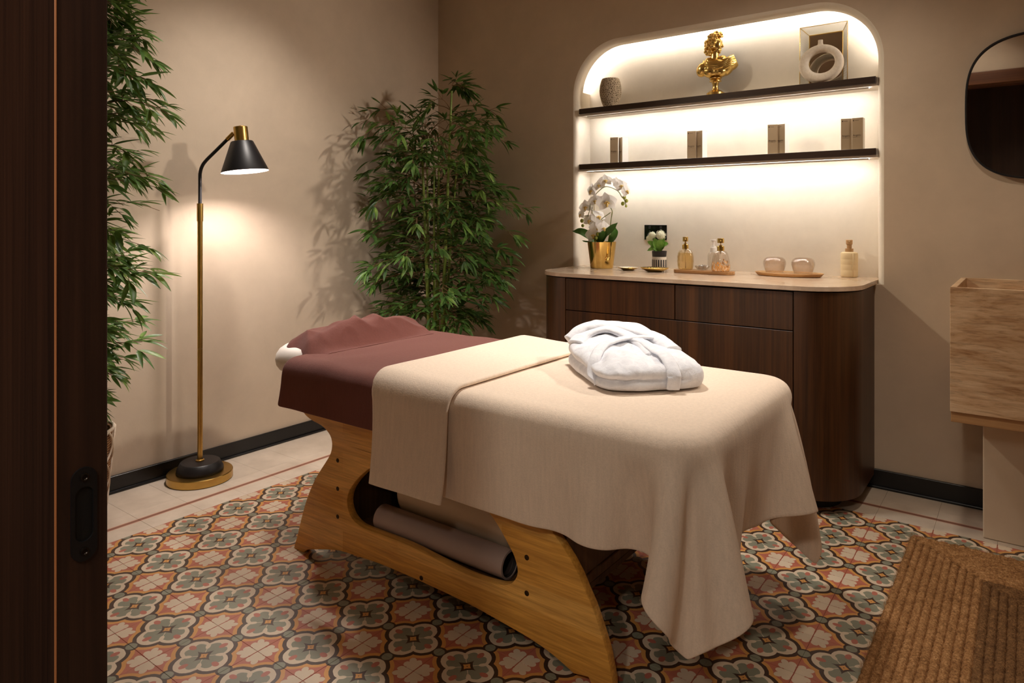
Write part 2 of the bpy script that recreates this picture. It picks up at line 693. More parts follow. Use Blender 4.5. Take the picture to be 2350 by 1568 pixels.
b = BM()
rings = [[b.verts.new((x, YB, z)) for x, z in hole]]
for k in range(1, 7):
    a = k / 6 * PI / 2
    rings.append([b.verts.new((x, YB + BN * (1 - math.cos(a)), z)) for x, z in niche_loop(BN * (1 - math.sin(a)))])
def groove(d):
    L0, L1 = niche_loop(0), niche_loop(d)
    return [L1[i] if 3 <= i < len(L0) - 3 else L0[i] for i in range(len(L0))]


for y, d in ((YN - 0.085, 0.0), (YN - 0.085, 0.062), (YN, 0.062)):
    rings.append([b.verts.new((x, y, z)) for x, z in groove(d)])
for A, B in zip(rings, rings[1:]):
    for i in range(len(A)):
        j = (i + 1) % len(A)
        b.faces.new((A[i], A[j], B[j], B[i]))
b.faces.new(rings[-1])
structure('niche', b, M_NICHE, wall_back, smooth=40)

# front wall with the doorway, its header and the sliding door
DX0, DX1, DZ = -1.30, 0.55, 2.235
wf = box(XL, DX0, YF, YF + 0.1, -0.02, ZC)
wf = box(DX1, XR, YF, YF + 0.1, -0.02, ZC, bm=wf)
wf = box(DX0, DX1, YF, YF + 0.1, DZ + 0.02, ZC, bm=wf)
structure('wall_front', wf, M_WALL)
tr = box(DX0, DX1, YF + 0.1, YF + 0.125, DZ, DZ + 0.098, 0.004)
tr = box(DX0, DX1, YF, YF + 0.112, DZ - 0.012, DZ + 0.03, 0.003, bm=tr)
structure('trim_1', tr, wood('door_header_wood', rgb(72, 40, 20), rgb(96, 55, 28), rgb(120, 72, 38), 0, 1.0, 0.4))

door = structure('door_1', box(-2.05, -0.857, 0.304, 0.3585, 0.004, 2.22, 0.0008, 1), M_DOORWOOD)
structure('edge_glint', box(-0.8572, -0.8553, 0.3035, 0.3058, 0.004, 2.22, 0.0006, 1), M_EDGE_GLINT, door)  # thin strip, highlight put into its colour


def slot(yc, zc, w, h, n=10):
    r = w / 2
    pts = []
    for k in range(n + 1):
        a = -PI / 2 + PI * k / n
        pts.append((yc + r * math.sin(a + PI / 2 - PI / 2 + 0) if False else yc + r * math.cos(k / n * PI), zc + h / 2 - r + r * math.sin(k / n * PI)))
    for k in range(n + 1):
        pts.append((yc - r * math.cos(k / n * PI), zc - h / 2 + r - r * math.sin(k / n * PI)))
    return pts


pz, py = 0.866, 0.333
pull = structure('door_pull', prism(slot(py, pz, 0.027, 0.106), 'x', -0.858, -0.8545, [slot(py, pz, 0.019, 0.062)[::-1]]), M_BLACKMETAL, door)
obj('pull_recess', prism(slot(py, pz, 0.0195, 0.0625), 'x', -0.8574, -0.8568), plain('pull_cavity', rgb(5, 5, 6), 0.6), pull)
for dz in (0.042, -0.042):
    obj('screw', lathe([(0.0048, 0), (0.0046, 0.0012), (0.003, 0.0018), (0.0022, 0.0009), (0, 0.0009)], (-0.8546, py, pz + dz), 14, (1, 0, 0)),
        plain('screw_steel', rgb(58, 52, 48), 0.3, 0.9), pull, smooth=30)

# black skirting with a lighter foot bead
bl = box(XL, XL + 0.014, YF + 0.1, YB, 0.0, 0.074, 0.002, 1)
bl = box(XL, XL + 0.024, YF + 0.1, YB, 0.0, 0.012, 0.004, 2, bm=bl)
structure('baseboard_left', bl, M_BLACK)
bb = box(XL, XR, YB - 0.014, YB, 0.0, 0.082, 0.002, 1)
bb = box(XL, XR, YB - 0.024, YB, 0.0, 0.012, 0.004, 2, bm=bb)
structure('baseboard_back', bb, M_BLACK)

# corridor outside the doorway
M_PANEL = wood('corridor_panel', rgb(40, 24, 15), rgb(58, 36, 22), rgb(78, 50, 31), 2, 0.7, 0.5)
structure('wall_corridor', box(XL - 0.1, XR + 0.1, -1.70, -1.60, -0.02, 2.6), M_PANEL)
structure('ceiling_corridor', box(XL - 0.1, XR + 0.1, -1.70, YF, 2.6, 2.7), M_CEIL)
structure('wall_end', box(XR + 0.0, XR + 0.1, -1.60, YF, -0.02, 2.6), M_CEIL)
structure('wall_end', box(XL - 0.1, XL, -1.60, YF, -0.02, 2.6), M_CEIL)
# ================================================================== CABINET, WORKTOP, SHELVES
CT, CF = 0.927, 2.945                     # worktop height and front line
KX0, KX1, KR = -2.103, -0.545, 0.225


def cab_outline(d, back=YB - 0.0008, n=12):
    """Plan of the bow-ended cabinet, shrunk by d; starts at back right, runs round the front to back left."""
    r = KR - d
    pts = [(KX1 - d, back)]
    for k in range(n + 1):
        a = k / n * PI / 2
        pts.append((KX1 - KR + r * math.cos(a), CF + KR - r * math.sin(a)))
    for k in range(n + 1):
        a = PI / 2 + k / n * PI / 2
        pts.append((KX0 + KR + r * math.cos(a), CF + KR - r * math.sin(a)))
    pts.append((KX0 + d, back))
    return pts


cab = thing('cabinet', 'wide dark walnut sideboard with bowed ends under the lit niche', 'cabinet', ((KX0 + KX1) / 2, CF + 0.25, 0.0))
ZB, ZT = 0.058, CT - 0.021
obj('body', prism(cab_outline(0.028), 'z', ZB, ZT), plain('cabinet_core', rgb(18, 11, 7), 0.7, var=0.2), cab)
obj('plinth', prism(cab_outline(0.09), 'z', 0.0, ZB), plain('plinth_dark', rgb(14, 11, 10), 0.6, var=0.2), cab)


def curved_panel(side):
    """Bowed end: a curved sheet from the wall round the corner to the seam."""
    out, inn = [], []
    o, i_ = cab_outline(0.008), cab_outline(0.030)
    n = len(o)
    idx = range(0, 14) if side > 0 else range(n - 1, n - 15, -1)
    for k in idx:
        out.append(o[k]); inn.append(i_[k])
    out.append((out[-1][0] - side * 0.0, out[-1][1]))
    return prism(out[:-1] + inn[::-1], 'z', ZB, ZT - 0.004)


obj('end_panel', curved_panel(1), M_WALNUT, cab, smooth=30)
obj('end_panel', curved_panel(-1), M_WALNUT, cab, smooth=30)
fx0, fx1 = KX0 + KR + 0.004, KX1 - KR - 0.004
fm = on(1547, 700, y=CF)[0]
zs = on(1700, 749.5, y=CF)[2]
fy0, fy1 = CF + 0.008, CF + 0.028
G = 0.002
for (a, b_, c, d, nm) in ((fx0, fm - G, zs + G, ZT - 0.006, 'drawer'), (fm + G, fx1, zs + G, ZT - 0.006, 'drawer'), (fx0, fx1, 0.405 + G, zs - G, 'drawer'), (fx0, fx1, ZB, 0.405 - G, 'drawer')):
    obj(nm, box(a, b_, fy0, fy1, c, d, 0.0012, 1), M_WALNUT, cab)


def stone(name, base, vein, pale, rough=0.2):
    t = NT(name, rough)
    v = t.world()
    n1 = t.noise(v, 5, 8, 0.65, 1.2)
    n2 = t.noise(v, 26, 6, 0.6, 0.5)
    c = t.ramp(n1, [(0.30, vein), (0.46, base), (0.72, pale)])
    t.color(t.mix(0.22, c, t.ramp(n2, [(0.35, vein), (0.65, pale)])))
    return t.m


wt = cab_outline(0.0)
top_poly = [(NX1 - 0.001, YN - 0.001), (NX1 - 0.001, YB + 0.028), (KX1, YB - 0.0008)] + wt[1:-1] + [(KX0, YB - 0.0008), (NX0 + 0.001, YB + 0.028), (NX0 + 0.001, YN - 0.001)]
worktop = obj('worktop', prism(top_poly, 'z', CT - 0.02, CT, bev=0.0018), stone('beige_marble', rgb(216, 192, 168), rgb(196, 168, 142), rgb(228, 207, 184), 0.13))
tag(worktop, 'polished beige marble worktop with rounded corners on the walnut sideboard', 'worktop')


def shelf(zt, zb, label):
    s = thing('wall_shelf', label, 'shelf', (-1.32, YN - 0.08, zb), 'shelves in the lit niche')
    obj('shelf_board', box(NX0 + 0.0, NX1 - 0.001, YB + 0.016, YN - 0.0005, zb - 0.009, zt - 0.001), M_WHITEBOARD, s)
    obj('fascia', box(-2.097, -0.5475, YB - 0.003, YB + 0.0155, zb, zt, 0.001, 1), M_SHELFWOOD, s)
    h = box(NX0 + 0.05, NX1 - 0.04, YB + 0.030, YB + 0.034, zb - 0.0165, zb - 0.0095)
    obj('strip_channel', h, plain('strip_aluminium', rgb(225, 222, 216), 0.5), s)
    obj('light_strip', box(NX0 + 0.05, NX1 - 0.04, YB + 0.0345, YB + 0.046, zb - 0.0125, zb - 0.0095), M_LED, s)
    return s


shelf(1.842, 1.811, 'upper dark wood niche shelf carrying the vase, bust and glass frame')
shelf(1.519, 1.488, 'lower dark wood niche shelf carrying the pairs of slim cartons')
# light strip up in the slot behind the lip of the arch, facing the niche wall
b = BM()
rows = []
for d in (0.036, 0.054):
    rows.append([b.verts.new((x, YN - 0.0835, z)) for x, z in niche_loop(d)[3:-3]])
for i in range(len(rows[0]) - 1):
    b.faces.new((rows[0][i], rows[0][i + 1], rows[1][i + 1], rows[1][i]))
structure('light_cove', b, M_COVE, wall_back)

# ================================================================== FLOOR LAMP
M_BRASS = plain('brushed_brass', rgb(196, 160, 90), 0.3, 1.0, var=0.05, vscale=30)
LX, LY = -3.062, 1.680
Rv = Vector((math.cos(YAW), math.sin(YAW), 0))
lamp = thing('floor_lamp', 'slender brass floor lamp with black cone shade by the left wall', 'lamp', (LX, LY, 0))
L0 = Vector((LX, LY, 0))
obj('base', lathe([(0, 0.0005), (0.139, 0.0005), (0.1415, 0.003), (0.1415, 0.034), (0.139, 0.037), (0, 0.037)], (LX, LY, 0), 64), M_BRASS, lamp, smooth=30)
obj('base_weight', lathe([(0.100, 0.0375), (0.1015, 0.041), (0.1005, 0.052), (0.086, 0.080), (0.082, 0.083), (0, 0.084)], (LX, LY, 0), 64, cap=False), M_BLACKMETAL, lamp, smooth=30)
obj('collar', lathe([(0.019, 0.0842), (0.019, 0.089), (0.013, 0.092)], (LX, LY, 0), 24), M_BRASS, lamp, smooth=30)
obj('pole', merge(tube([(LX, LY, 0.085), (LX, LY, 0.60)], 0.0115, 20), tube([(LX, LY, 0.602), (LX, LY, 1.20)], 0.0115, 20)), M_BRASS, lamp, smooth=40)
obj('pole_sleeve', tube([(LX, LY, 1.19), (LX, LY, 1.272)], 0.0138, 20), M_BRASS, lamp, smooth=40)
zq = lambda v: (1098 - v) * 0.002017
P = lambda u, v: L0 + Rv * ((u - 460) * 0.002017) + Vector((0, 0, zq(v)))
arm = smooth_path([P(460, 468), P(460, 440), P(460, 410), P(460.5, 397), P(464, 384), P(473, 370), P(500, 343), P(526, 317)], 6)
obj('arm', tube(arm, 0.0078, 14), M_BLACKMETAL, lamp, smooth=50)
obj('arm_joint', tube([P(522, 321), P(537, 306)], 0.0098, 14), M_BRASS, lamp, smooth=50)
ax = (P(552, 290) - P(563, 395)).normalized()       # axis of the tilted head
hd = P(556, 325)
shade = obj('lamp_shade', lathe([(0.030, 0.0), (0.047, -0.001), (0.0505, -0.003), (0.1045, -0.137), (0.1045, -0.140), (0.1025, -0.1395), (0.0490, -0.005), (0.030, -0.003)], (0, 0, 0), 64, ax) if False else
            xform(lathe([(0.030, 0.0), (0.047, 0.0), (0.0500, -0.003), (0.1045, -0.138), (0.1050, -0.141), (0.1030, -0.1405), (0.0485, -0.006), (0.030, -0.005)], (0, 0, 0), 64),
                  Matrix.Translation(hd) @ Vector((0, 0, 1)).rotation_difference(ax).to_matrix().to_4x4()), [M_BLACKMETAL, plain('shade_lining', rgb(244, 238, 232), 0.6)], lamp, smooth=35)
for p in shade.data.polygons:
    if Vector(p.normal).dot(ax) < -0.05: p.material_index = 1
tl = Matrix.Translation(hd) @ Vector((0, 0, 1)).rotation_difference(ax).to_matrix().to_4x4()
obj('lamp_cap', xform(lathe([(0.0, -0.004), (0.0315, -0.004), (0.0315, 0.066), (0.0300, 0.068), (0.0, 0.068)], (0, 0, 0), 32), tl), M_BRASS, lamp, smooth=30)
obj('finial', xform(lathe([(0.006, 0.068), (0.006, 0.073), (0, 0.075)], (0, 0, 0), 12), tl), M_BRASS, lamp, smooth=30)
obj('bulb', xform(blob((0, 0, -0.066), (0.026, 0.026, 0.034)), tl), emission('lamp_bulb', (1.0, 0.88, 0.82, 1), 900.0), lamp, smooth=True)

# ================================================================== MASSAGE TABLE
BY0, BY1 = 1.532, 2.262                   # outer faces of the side panels
MZ = 0.690                                # top of the mattress


def oak():
    t = NT('oiled_oak_staves', 0.38)
    v = t.coord('Object')
    bk = t.n('ShaderNodeTexBrick')
    mp = t.n('ShaderNodeSeparateXYZ'); t.t.links.new(v, mp.inputs[0])
    cb = t.n('ShaderNodeCombineXYZ')
    t.t.links.new(mp.outputs[0], cb.inputs[0]); t.t.links.new(mp.outputs[2], cb.inputs[1])
    t.t.links.new(cb.outputs[0], bk.inputs['Vector'])
    bk.inputs['Scale'].default_value = 1.0
    bk.inputs['Brick Width'].default_value = 0.42; bk.inputs['Row Height'].default_value = 0.068
    bk.inputs['Mortar Size'].default_value = 0.0
    bk.offset = 0.37
    bk.inputs['Color1'].default_value = rgb(222, 164, 74); bk.inputs['Color2'].default_value = rgb(240, 190, 106)
    g = t.noise(t.coord('Object', (3.0, 40, 60)), 1.0, 5, 0.65, 0.6)
    f = t.noise(t.coord('Object', (8.0, 90, 160)), 1.0, 3, 0.6, 0.2)
    c = t.mix(1.0, bk.outputs[0], t.ramp(g, [(0.3, (0.72, 0.66, 0.58, 1)), (0.65, (1.06, 1.04, 1.0, 1))]), 'MULTIPLY')
    c = t.mix(0.5, c, t.mix(1.0, c, t.ramp(f, [(0.4, (0.7, 0.62, 0.5, 1)), (0.6, (1.05, 1.05, 1.02, 1))]), 'MULTIPLY'))
    t.color(c)
    t.bump(f, 0.06, 0.001)
    return t.m


M_OAK = oak()
table = thing('massage_table', 'oak framed massage table with curved cut-out sides under the blankets', 'massage table', (-1.45, (BY0 + BY1) / 2, 0))
prof_px = [(687, 905), (688, 925), (693, 942), (702, 955), (716, 966), (736, 977), (750, 990), (759, 1006), (761, 1025), (756, 1045), (742, 1068), (727, 1092), (711, 1125), (699, 1160),
           (689, 1198), (681, 1232), (674, 1255), (675, 1262), (683, 1266), (705, 1263), (735, 1262), (778, 1265), (820, 1278), (868, 1294), (918, 1315), (970, 1338), (1030, 1366),
           (1091, 1396), (1146, 1427), (1200, 1458), (1236, 1481), (1266, 1503), (1295, 1528), (1316, 1547)]
prof = [tuple(on(q_.x, q_.y, y=BY0)[k] for k in (0, 2)) for q_ in smooth_path([(u, v, 0) for u, v in prof_px], 3)]
prof += [(-0.905, 0.022), (-0.890, 0.006), (-0.872, 0.0), (-0.842, 0.0), (-0.833, 0.008)]
prof += [tuple(on(u, v, y=BY0)[k] for k in (0, 2)) for u, v in [(1406, 1568), (1394, 1503), (1383, 1465), (1372, 1431), (1359, 1393), (1344, 1359), (1329, 1322), (1311, 1287), (1290, 1253), (1269, 1223)]]
prof += [(-1.03, 0.42), (-1.0, 0.50), (-0.94, 0.56), (-0.70, 0.575), (-0.70, 0.60), (-2.108, 0.60)]
prof = [(x, z if z > 0.012 else 0.0) if z < 0.012 else (x, z) for x, z in prof]
hole_px = [(886, 1062), (850, 1075), (823, 1097), (803, 1124), (796, 1151), (801, 1178), (814, 1198), (832, 1211), (868, 1225), (935, 1251), (1002, 1285), (1069, 1318), (1127, 1338), (1162, 1343),
           (1180, 1332), (1187, 1312), (1180, 1280), (1165, 1249), (1140, 1204), (1113, 1167), (1085, 1138), (1050, 1117), (1000, 1096), (940, 1070)]
hp_ = hole_px + hole_px[:3]
hole_b = [tuple(on(q_.x, q_.y, y=BY0)[k] for k in (0, 2)) for q_ in smooth_path([(u, v, 0) for u, v in hp_], 3)[3:-4]][::-1]
PT = 0.03
for y0 in (BY0, BY1 - PT):
    sp_ = obj('side_panel', prism(prof, 'y', y0, y0 + PT, [hole_b], bev=0.004), M_OAK, table, smooth=35)
M_INNER = wood('striped_inner_board', rgb(54, 34, 18), rgb(84, 56, 32), rgb(116, 82, 48), 2, 1.0, 0.5)
yi0, yi1 = BY0 + PT + 0.002, BY1 - PT - 0.002
obj('end_panel', box(-1.012, -0.99, yi0, yi1, 0.205, 0.575), M_INNER, table)
obj('end_panel', box(-1.885, -1.8645, yi0, yi1, 0.128, 0.575), M_INNER, table)
obj('shelf_board', box(-1.864, -1.013, yi0, yi1, 0.128, 0.146), M_INNER, table)
obj('back_panel', box(-1.864, -1.013, yi1 - 0.016, yi1, 0.1465, 0.575), M_INNER, table)
obj('rail', box(-1.02, -0.985, yi0, yi1, 0.175, 0.2045, 0.002, 1), M_INNER, table)
obj('top_frame', box(-2.09, -0.66, yi0, yi1, 0.576, 0.598), M_OAK, table)
M_CREAMPAD = plain('cream_upholstery', rgb(236, 222, 208), 0.55, var=0.04)
def round_rect(x0, x1, y0, y1, r, n=8):
    pts = []
    for cx, cy, a0 in ((x1 - r, y1 - r, 0), (x0 + r, y1 - r, PI / 2), (x0 + r, y0 + r, PI), (x1 - r, y0 + r, 1.5 * PI)):
        pts += [(cx + r * math.cos(a0 + k / n * PI / 2), cy + r * math.sin(a0 + k / n * PI / 2)) for k in range(n + 1)]
    return pts


def cushion(x0, x1, y0, y1, z0, z1, rp, r, n=6):
    b = BM()
    rings = []
    prof = [(r - r * math.sin(a), z0 + r - r * math.cos(a)) for a in [k / n * PI / 2 for k in range(n + 1)]]
    prof += [(r - r * math.cos(a), z1 - r + r * math.sin(a)) for a in [k / n * PI / 2 for k in range(n + 1)]]
    for d, z in prof:
        rings.append([b.verts.new((x, y, z)) for x, y in round_rect(x0 + d, x1 - d, y0 + d, y1 - d, rp - d)])
    for A, B in zip(rings, rings[1:]):
        for i in range(len(A)): b.faces.new((A[i], A[(i + 1) % len(A)], B[(i + 1) % len(A)], B[i]))
    b.faces.new(rings[0]); b.faces.new(rings[-1])
    return b


obj('mattress', cushion(-2.150, -0.595, 1.490, 2.305, 0.602, MZ, 0.095, 0.042), M_CREAMPAD, table, smooth=60)
M_BOLT = plain('bolt_steel', rgb(70, 52, 30), 0.35, 0.8)
for u, v in ((775, 1057), (775, 1122), (775, 1186), (967, 1327), (1209, 1280), (1209, 1362)):
    p = on(u, v, y=BY0)
    obj('bolt', lathe([(0.0075, -0.004), (0.0075, 0.0008), (0.0055, 0.0016), (0.0042, 0.0016), (0.0036, 0.0004), (0, 0.0004)], p, 16, (0, -1, 0)), M_BOLT, table, smooth=30)
# padded face cradle at the head end
fc = BM()
loop = [(-2.16, 1.64), (-2.22, 1.605), (-2.29, 1.615), (-2.35, 1.70), (-2.37, 1.88), (-2.355, 2.07), (-2.30, 2.16), (-2.23, 2.18), (-2.16, 2.14)]
obj('face_cradle', tube(smooth_path([(x, y, 0.660) for x, y in loop]  , 6), 0.052, 16), plain('white_cradle_cover', rgb(240, 232, 224), 0.6, var=0.03), table, smooth=True)
obj('cradle_bar', box(-2.30, -2.06, 1.80, 2.0, 0.578, 0.600), M_OAK, table)

# rolls stored inside the table
roll = thing('bolster', 'thick cream bolster lying inside the table behind the taupe mat', 'bolster', (-1.38, 1.72, 0.1465))


def roll_bm(xc0, xc1, y, z, r, edge=0.02, n=40):
    pr_ = [(0, 0), (r - edge, 0)] + [(r - edge + edge * math.sin(a), edge - edge * math.cos(a)) for a in (PI / 6, PI / 3, PI / 2)]
    L = xc1 - xc0
    pr_ = pr_ + [(q, L - s) for q, s in pr_[::-1]]
    return lathe(pr_, (xc0, y, z), n, (1, 0, 0))


obj('cover', roll_bm(-1.730, -1.03, 1.762, 0.1465 + 0.124, 0.124), plain('cream_leatherette', rgb(226, 206, 180), 0.5, var=0.04), roll, smooth=50)
matr = thing('rolled_mat', 'slim taupe rolled mat lying along the front edge inside the table', 'mat', (-1.38, 1.605, 0.1465))
xa, xb, yr, zr = -1.756, -1.212, 1.607, 0.1465 + 0.0425
obj('sheet', lathe([(0.036, 0.0), (0.042, 0.001), (0.042, xb - xa - 0.001), (0.036, xb - xa), (0.0355, xb - xa - 0.004), (0.0355, 0.004), (0.036, 0.0)], (xa, yr, zr), 40, (1, 0, 0)), plain('taupe_vinyl', rgb(170, 150, 142), 0.45, var=0.05), matr, smooth=40)
obj('lining', lathe([(0.0350, 0.002), (0.0350, xb - xa - 0.002)], (xa, yr, zr), 32, (1, 0, 0)), plain('roll_lining', rgb(46, 38, 36), 0.7), matr, smooth=True)
obj('inner_turn', lathe([(0.030, 0.006), (0.0305, xb - xa - 0.012), (0.0290, xb - xa - 0.012), (0.0285, 0.006)], (xa, yr + 0.003, zr - 0.003), 32, (1, 0, 0)), plain('roll_lining2', rgb(70, 60, 56), 0.7), matr, smooth=True)


# ================================================================== CLOTH SOLVER
def drape(nx, ny, P0, collide, steps=160, iters=14, dt=1 / 60, bend=0.25, pin=None, damp=0.985):
    """Position based cloth on an nx by ny grid (numpy)."""
    P_ = P0.reshape(nx, ny, 3).copy()
    V_ = np.zeros_like(P_)
    w = np.ones((nx, ny, 1))
    if pin is not None: w[pin] = 0.0
    con = []

    def add(a, b, k):
        A, B_ = P0.reshape(nx, ny, 3)[a], P0.reshape(nx, ny, 3)[b]
        con.append((a, b, np.linalg.norm(A - B_, axis=-1, keepdims=True), k))
    for s in (0, 1):
        n1 = (nx - s) // 2 * 2
        add((slice(s, s + n1, 2), slice(None)), (slice(s + 1, s + n1, 2), slice(None)), 1.0)
        n2 = (ny - s) // 2 * 2
        add((slice(None), slice(s, s + n2, 2)), (slice(None), slice(s + 1, s + n2, 2)), 1.0)
    for s in (0, 1):
        n1 = (nx - s) // 2 * 2
        add((slice(s, s + n1, 2), slice(0, ny - 1)), (slice(s + 1, s + n1, 2), slice(1, ny)), 0.5)
        add((slice(s, s + n1, 2), slice(1, ny)), (slice(s + 1, s + n1, 2), slice(0, ny - 1)), 0.5)
    for d in (2, 4):
        for s in range(2 * d):
            ia = np.array([i for i in range(nx - d) if i % (2 * d) == s % (2 * d)])
            if len(ia) and s < 2 * d: add((ia, slice(None)), (ia + d, slice(None)), bend)
            ja = np.array([j for j in range(ny - d) if j % (2 * d) == s % (2 * d)])
            if len(ja): add((slice(None), ja), (slice(None), ja + d), bend)
    g = np.array([0, 0, -9.8])
    for st in range(steps):
        V_ += g * dt * (w > 0)
        V_ *= damp
        Q = P_ + V_ * dt
        for it in range(iters):
            for a, b, L, k in con:
                d = Q[b] - Q[a]
                l = np.linalg.norm(d, axis=-1, keepdims=True) + 1e-9
                wa, wb = w[a], w[b]
                c = d * (k * (l - L) / l / np.maximum(wa + wb, 1e-9))
                Q[a] += c * wa
                Q[b] -= c * wb
            Q = np.where(w > 0, collide(Q, P_), P_)
        V_ = (Q - P_) / dt
        P_ = Q
    return P_


def slab_push(Q, lo, hi, rp, r, mu, Pold):
    """Keep points outside a slab with plan-rounded corners (rp) and rounded rim (r); friction on what touches it."""
    cx, cy, cz = (np.array(lo) + np.array(hi)) / 2
    hx, hy, hz = (np.array(hi) - np.array(lo)) / 2
    px, py, pz = Q[..., 0] - cx, Q[..., 1] - cy, Q[..., 2] - cz
    qx, qy = np.abs(px) - hx + rp, np.abs(py) - hy + rp
    mx, my = np.maximum(qx, 0), np.maximum(qy, 0)
    ll = np.sqrt(mx * mx + my * my)
    d2 = ll + np.minimum(np.maximum(qx, qy), 0) - rp
    far = ll > 1e-7
    nx_ = np.where(far, mx / np.maximum(ll, 1e-7), (qx > qy) * 1.0) * np.sign(px)
    ny_ = np.where(far, my / np.maximum(ll, 1e-7), (qx <= qy) * 1.0) * np.sign(py)
    a, b = d2 + r, np.abs(pz) - hz + r
    ma, mb = np.maximum(a, 0), np.maximum(b, 0)
    l3 = np.sqrt(ma * ma + mb * mb)
    d = l3 + np.minimum(np.maximum(a, b), 0) - r
    f3 = l3 > 1e-7
    na = np.where(f3, ma / np.maximum(l3, 1e-7), (a > b) * 1.0)
    nb = np.where(f3, mb / np.maximum(l3, 1e-7), (a <= b) * 1.0) * np.sign(pz)
    n = np.stack([nx_ * na, ny_ * na, nb], -1)
    hit = (d < 0)[..., None]
    R_ = np.where(hit, Q - n * d[..., None], Q)
    t = R_ - Pold
    tn = (t * n).sum(-1, keepdims=True) * n
    return np.where(hit, R_ - (t - tn) * mu, R_)


def cloth_mesh(Pg):
    nx, ny = Pg.shape[:2]
    b = BM()
    V = [[b.verts.new(Pg[i, j]) for j in range(ny)] for i in range(nx)]
    for i in range(nx - 1):
        for j in range(ny - 1):
            b.faces.new((V[i][j], V[i + 1][j], V[i + 1][j + 1], V[i][j + 1]))
    return b


def fleece(name, c, grain=0.25, scale=(240, 240, 240)):
    t = NT(name, 0.95)
    v = t.world()
    n = t.noise(v, 260, 2, 0.6)
    n2 = t.noise(t.world((60, 60, 7)), 1.6, 4, 0.6)
    a = tuple(x * 0.90 for x in c[:3]) + (1,)
    b_ = tuple(x * 1.06 for x in c[:3]) + (1,)
    t.color(t.mix(0.5, t.ramp(n, [(0.3, a), (0.7, b_)]), t.ramp(n2, [(0.35, a), (0.65, b_)])))
    t.b.inputs['Sheen Weight'].default_value = 0.12
    t.b.inputs['Sheen Roughness'].default_value = 0.6
    t.b.inputs['Specular IOR Level'].default_value = 0.1
    nn = X(t, n) * 0.5 + X(t, n2) * 0.8
    t.bump(nn.s, grain, 0.004)
    return t.m


M_CREAM = fleece('cream_fleece', rgb(232, 212, 192))
M_BROWN = fleece('brown_fleece', rgb(112, 66, 58))


def solid(o, th, sub=1, off=0.0):
    if sub:
        s = o.modifiers.new('smooth', 'SUBSURF'); s.levels = sub; s.render_levels = sub
    s = o.modifiers.new('thick', 'SOLIDIFY'); s.thickness = th; s.offset = off
    s = o.modifiers.new('round', 'BEVEL'); s.width = th * 0.4; s.segments = 2; s.limit_method = 'ANGLE'; s.angle_limit = 1.0


# ================================================================== COVERS ON THE TABLE
def col_bed(Q, Pold):
    Q = slab_push(Q, (-2.16, 1.482, 0.595), (-0.587, 2.313, MZ + 0.006), 0.10, 0.05, 0.6, Pold)
    Q = slab_push(Q, (-2.12, BY0 - 0.012, -0.1), (-0.98, BY1 + 0.012, 0.62), 0.03, 0.02, 0.3, Pold)
    Q[..., 2] = np.maximum(Q[..., 2], 0.02)
    return Q


# cream blanket: hangs over the near side, the far side and the foot
H = 0.0185
ex, ey, exd, eyd = -0.637, 1.532, 0.372, 0.322        # where it bends over the edge, how much hangs
xs = np.arange(-1.48, ex + exd + 1e-6, H)
ys = np.arange(ey - eyd, 2.263 + 0.40, H)
GX, GY = np.meshgrid(xs, ys, indexing='ij')
oa = np.maximum(GX - ex, 0)
ob = np.maximum(ey - GY, 0)
ob2 = np.maximum(GY - 2.263, 0)
GX2 = GX - oa * 0.20 * (ob / eyd)
GY2 = GY + ob * 0.075 * (oa / exd)
P0 = np.stack([GX2, GY2, np.full_like(GX, MZ + 0.012)], -1)
rs = np.random.RandomState(3)
P0[..., 2] += rs.uniform(0, 0.0006, GX.shape)
top = slice(int((ey + 0.03 - ys[0]) / H), int((2.23 - ys[0]) / H))
Pm = drape(len(xs), len(ys), P0, col_bed, steps=140, iters=26, bend=0.10, pin=(slice(0, 4), top), damp=0.985)
blanket = obj('blanket', cloth_mesh(Pm), M_CREAM, smooth=True)
tag(blanket, 'cream fleece blanket draped over the foot end of the massage table', 'blanket')
solid(blanket, 0.007)

# turned-down band of the blanket: a flat fold running across the table, lying on the blanket
near, far_, r0 = 1.470, 2.325, 0.062


def band_path():
    pts = []
    for z in np.linspace(0.392, MZ + 0.012 - r0, 12): pts.append((near - 0.028 * ((0.63 - z) / 0.24) ** 2, z, -1, 0))
    for k in range(1, 9):
        a = k / 9 * PI / 2
        pts.append((near + r0 - r0 * math.cos(a), MZ + 0.012 - r0 + r0 * math.sin(a), -math.cos(a), math.sin(a)))
    for y in np.linspace(near + r0, far_ - r0, 30): pts.append((y, MZ + 0.012, 0, 1))
    for k in range(1, 9):
        a = PI / 2 - k / 9 * PI / 2
        pts.append((far_ - r0 + r0 * math.cos(a), MZ + 0.012 - r0 + r0 * math.sin(a), math.cos(a), math.sin(a)))
    for z in np.linspace(MZ + 0.012 - r0, 0.42, 10): pts.append((far_, z, 1, 0))
    return pts


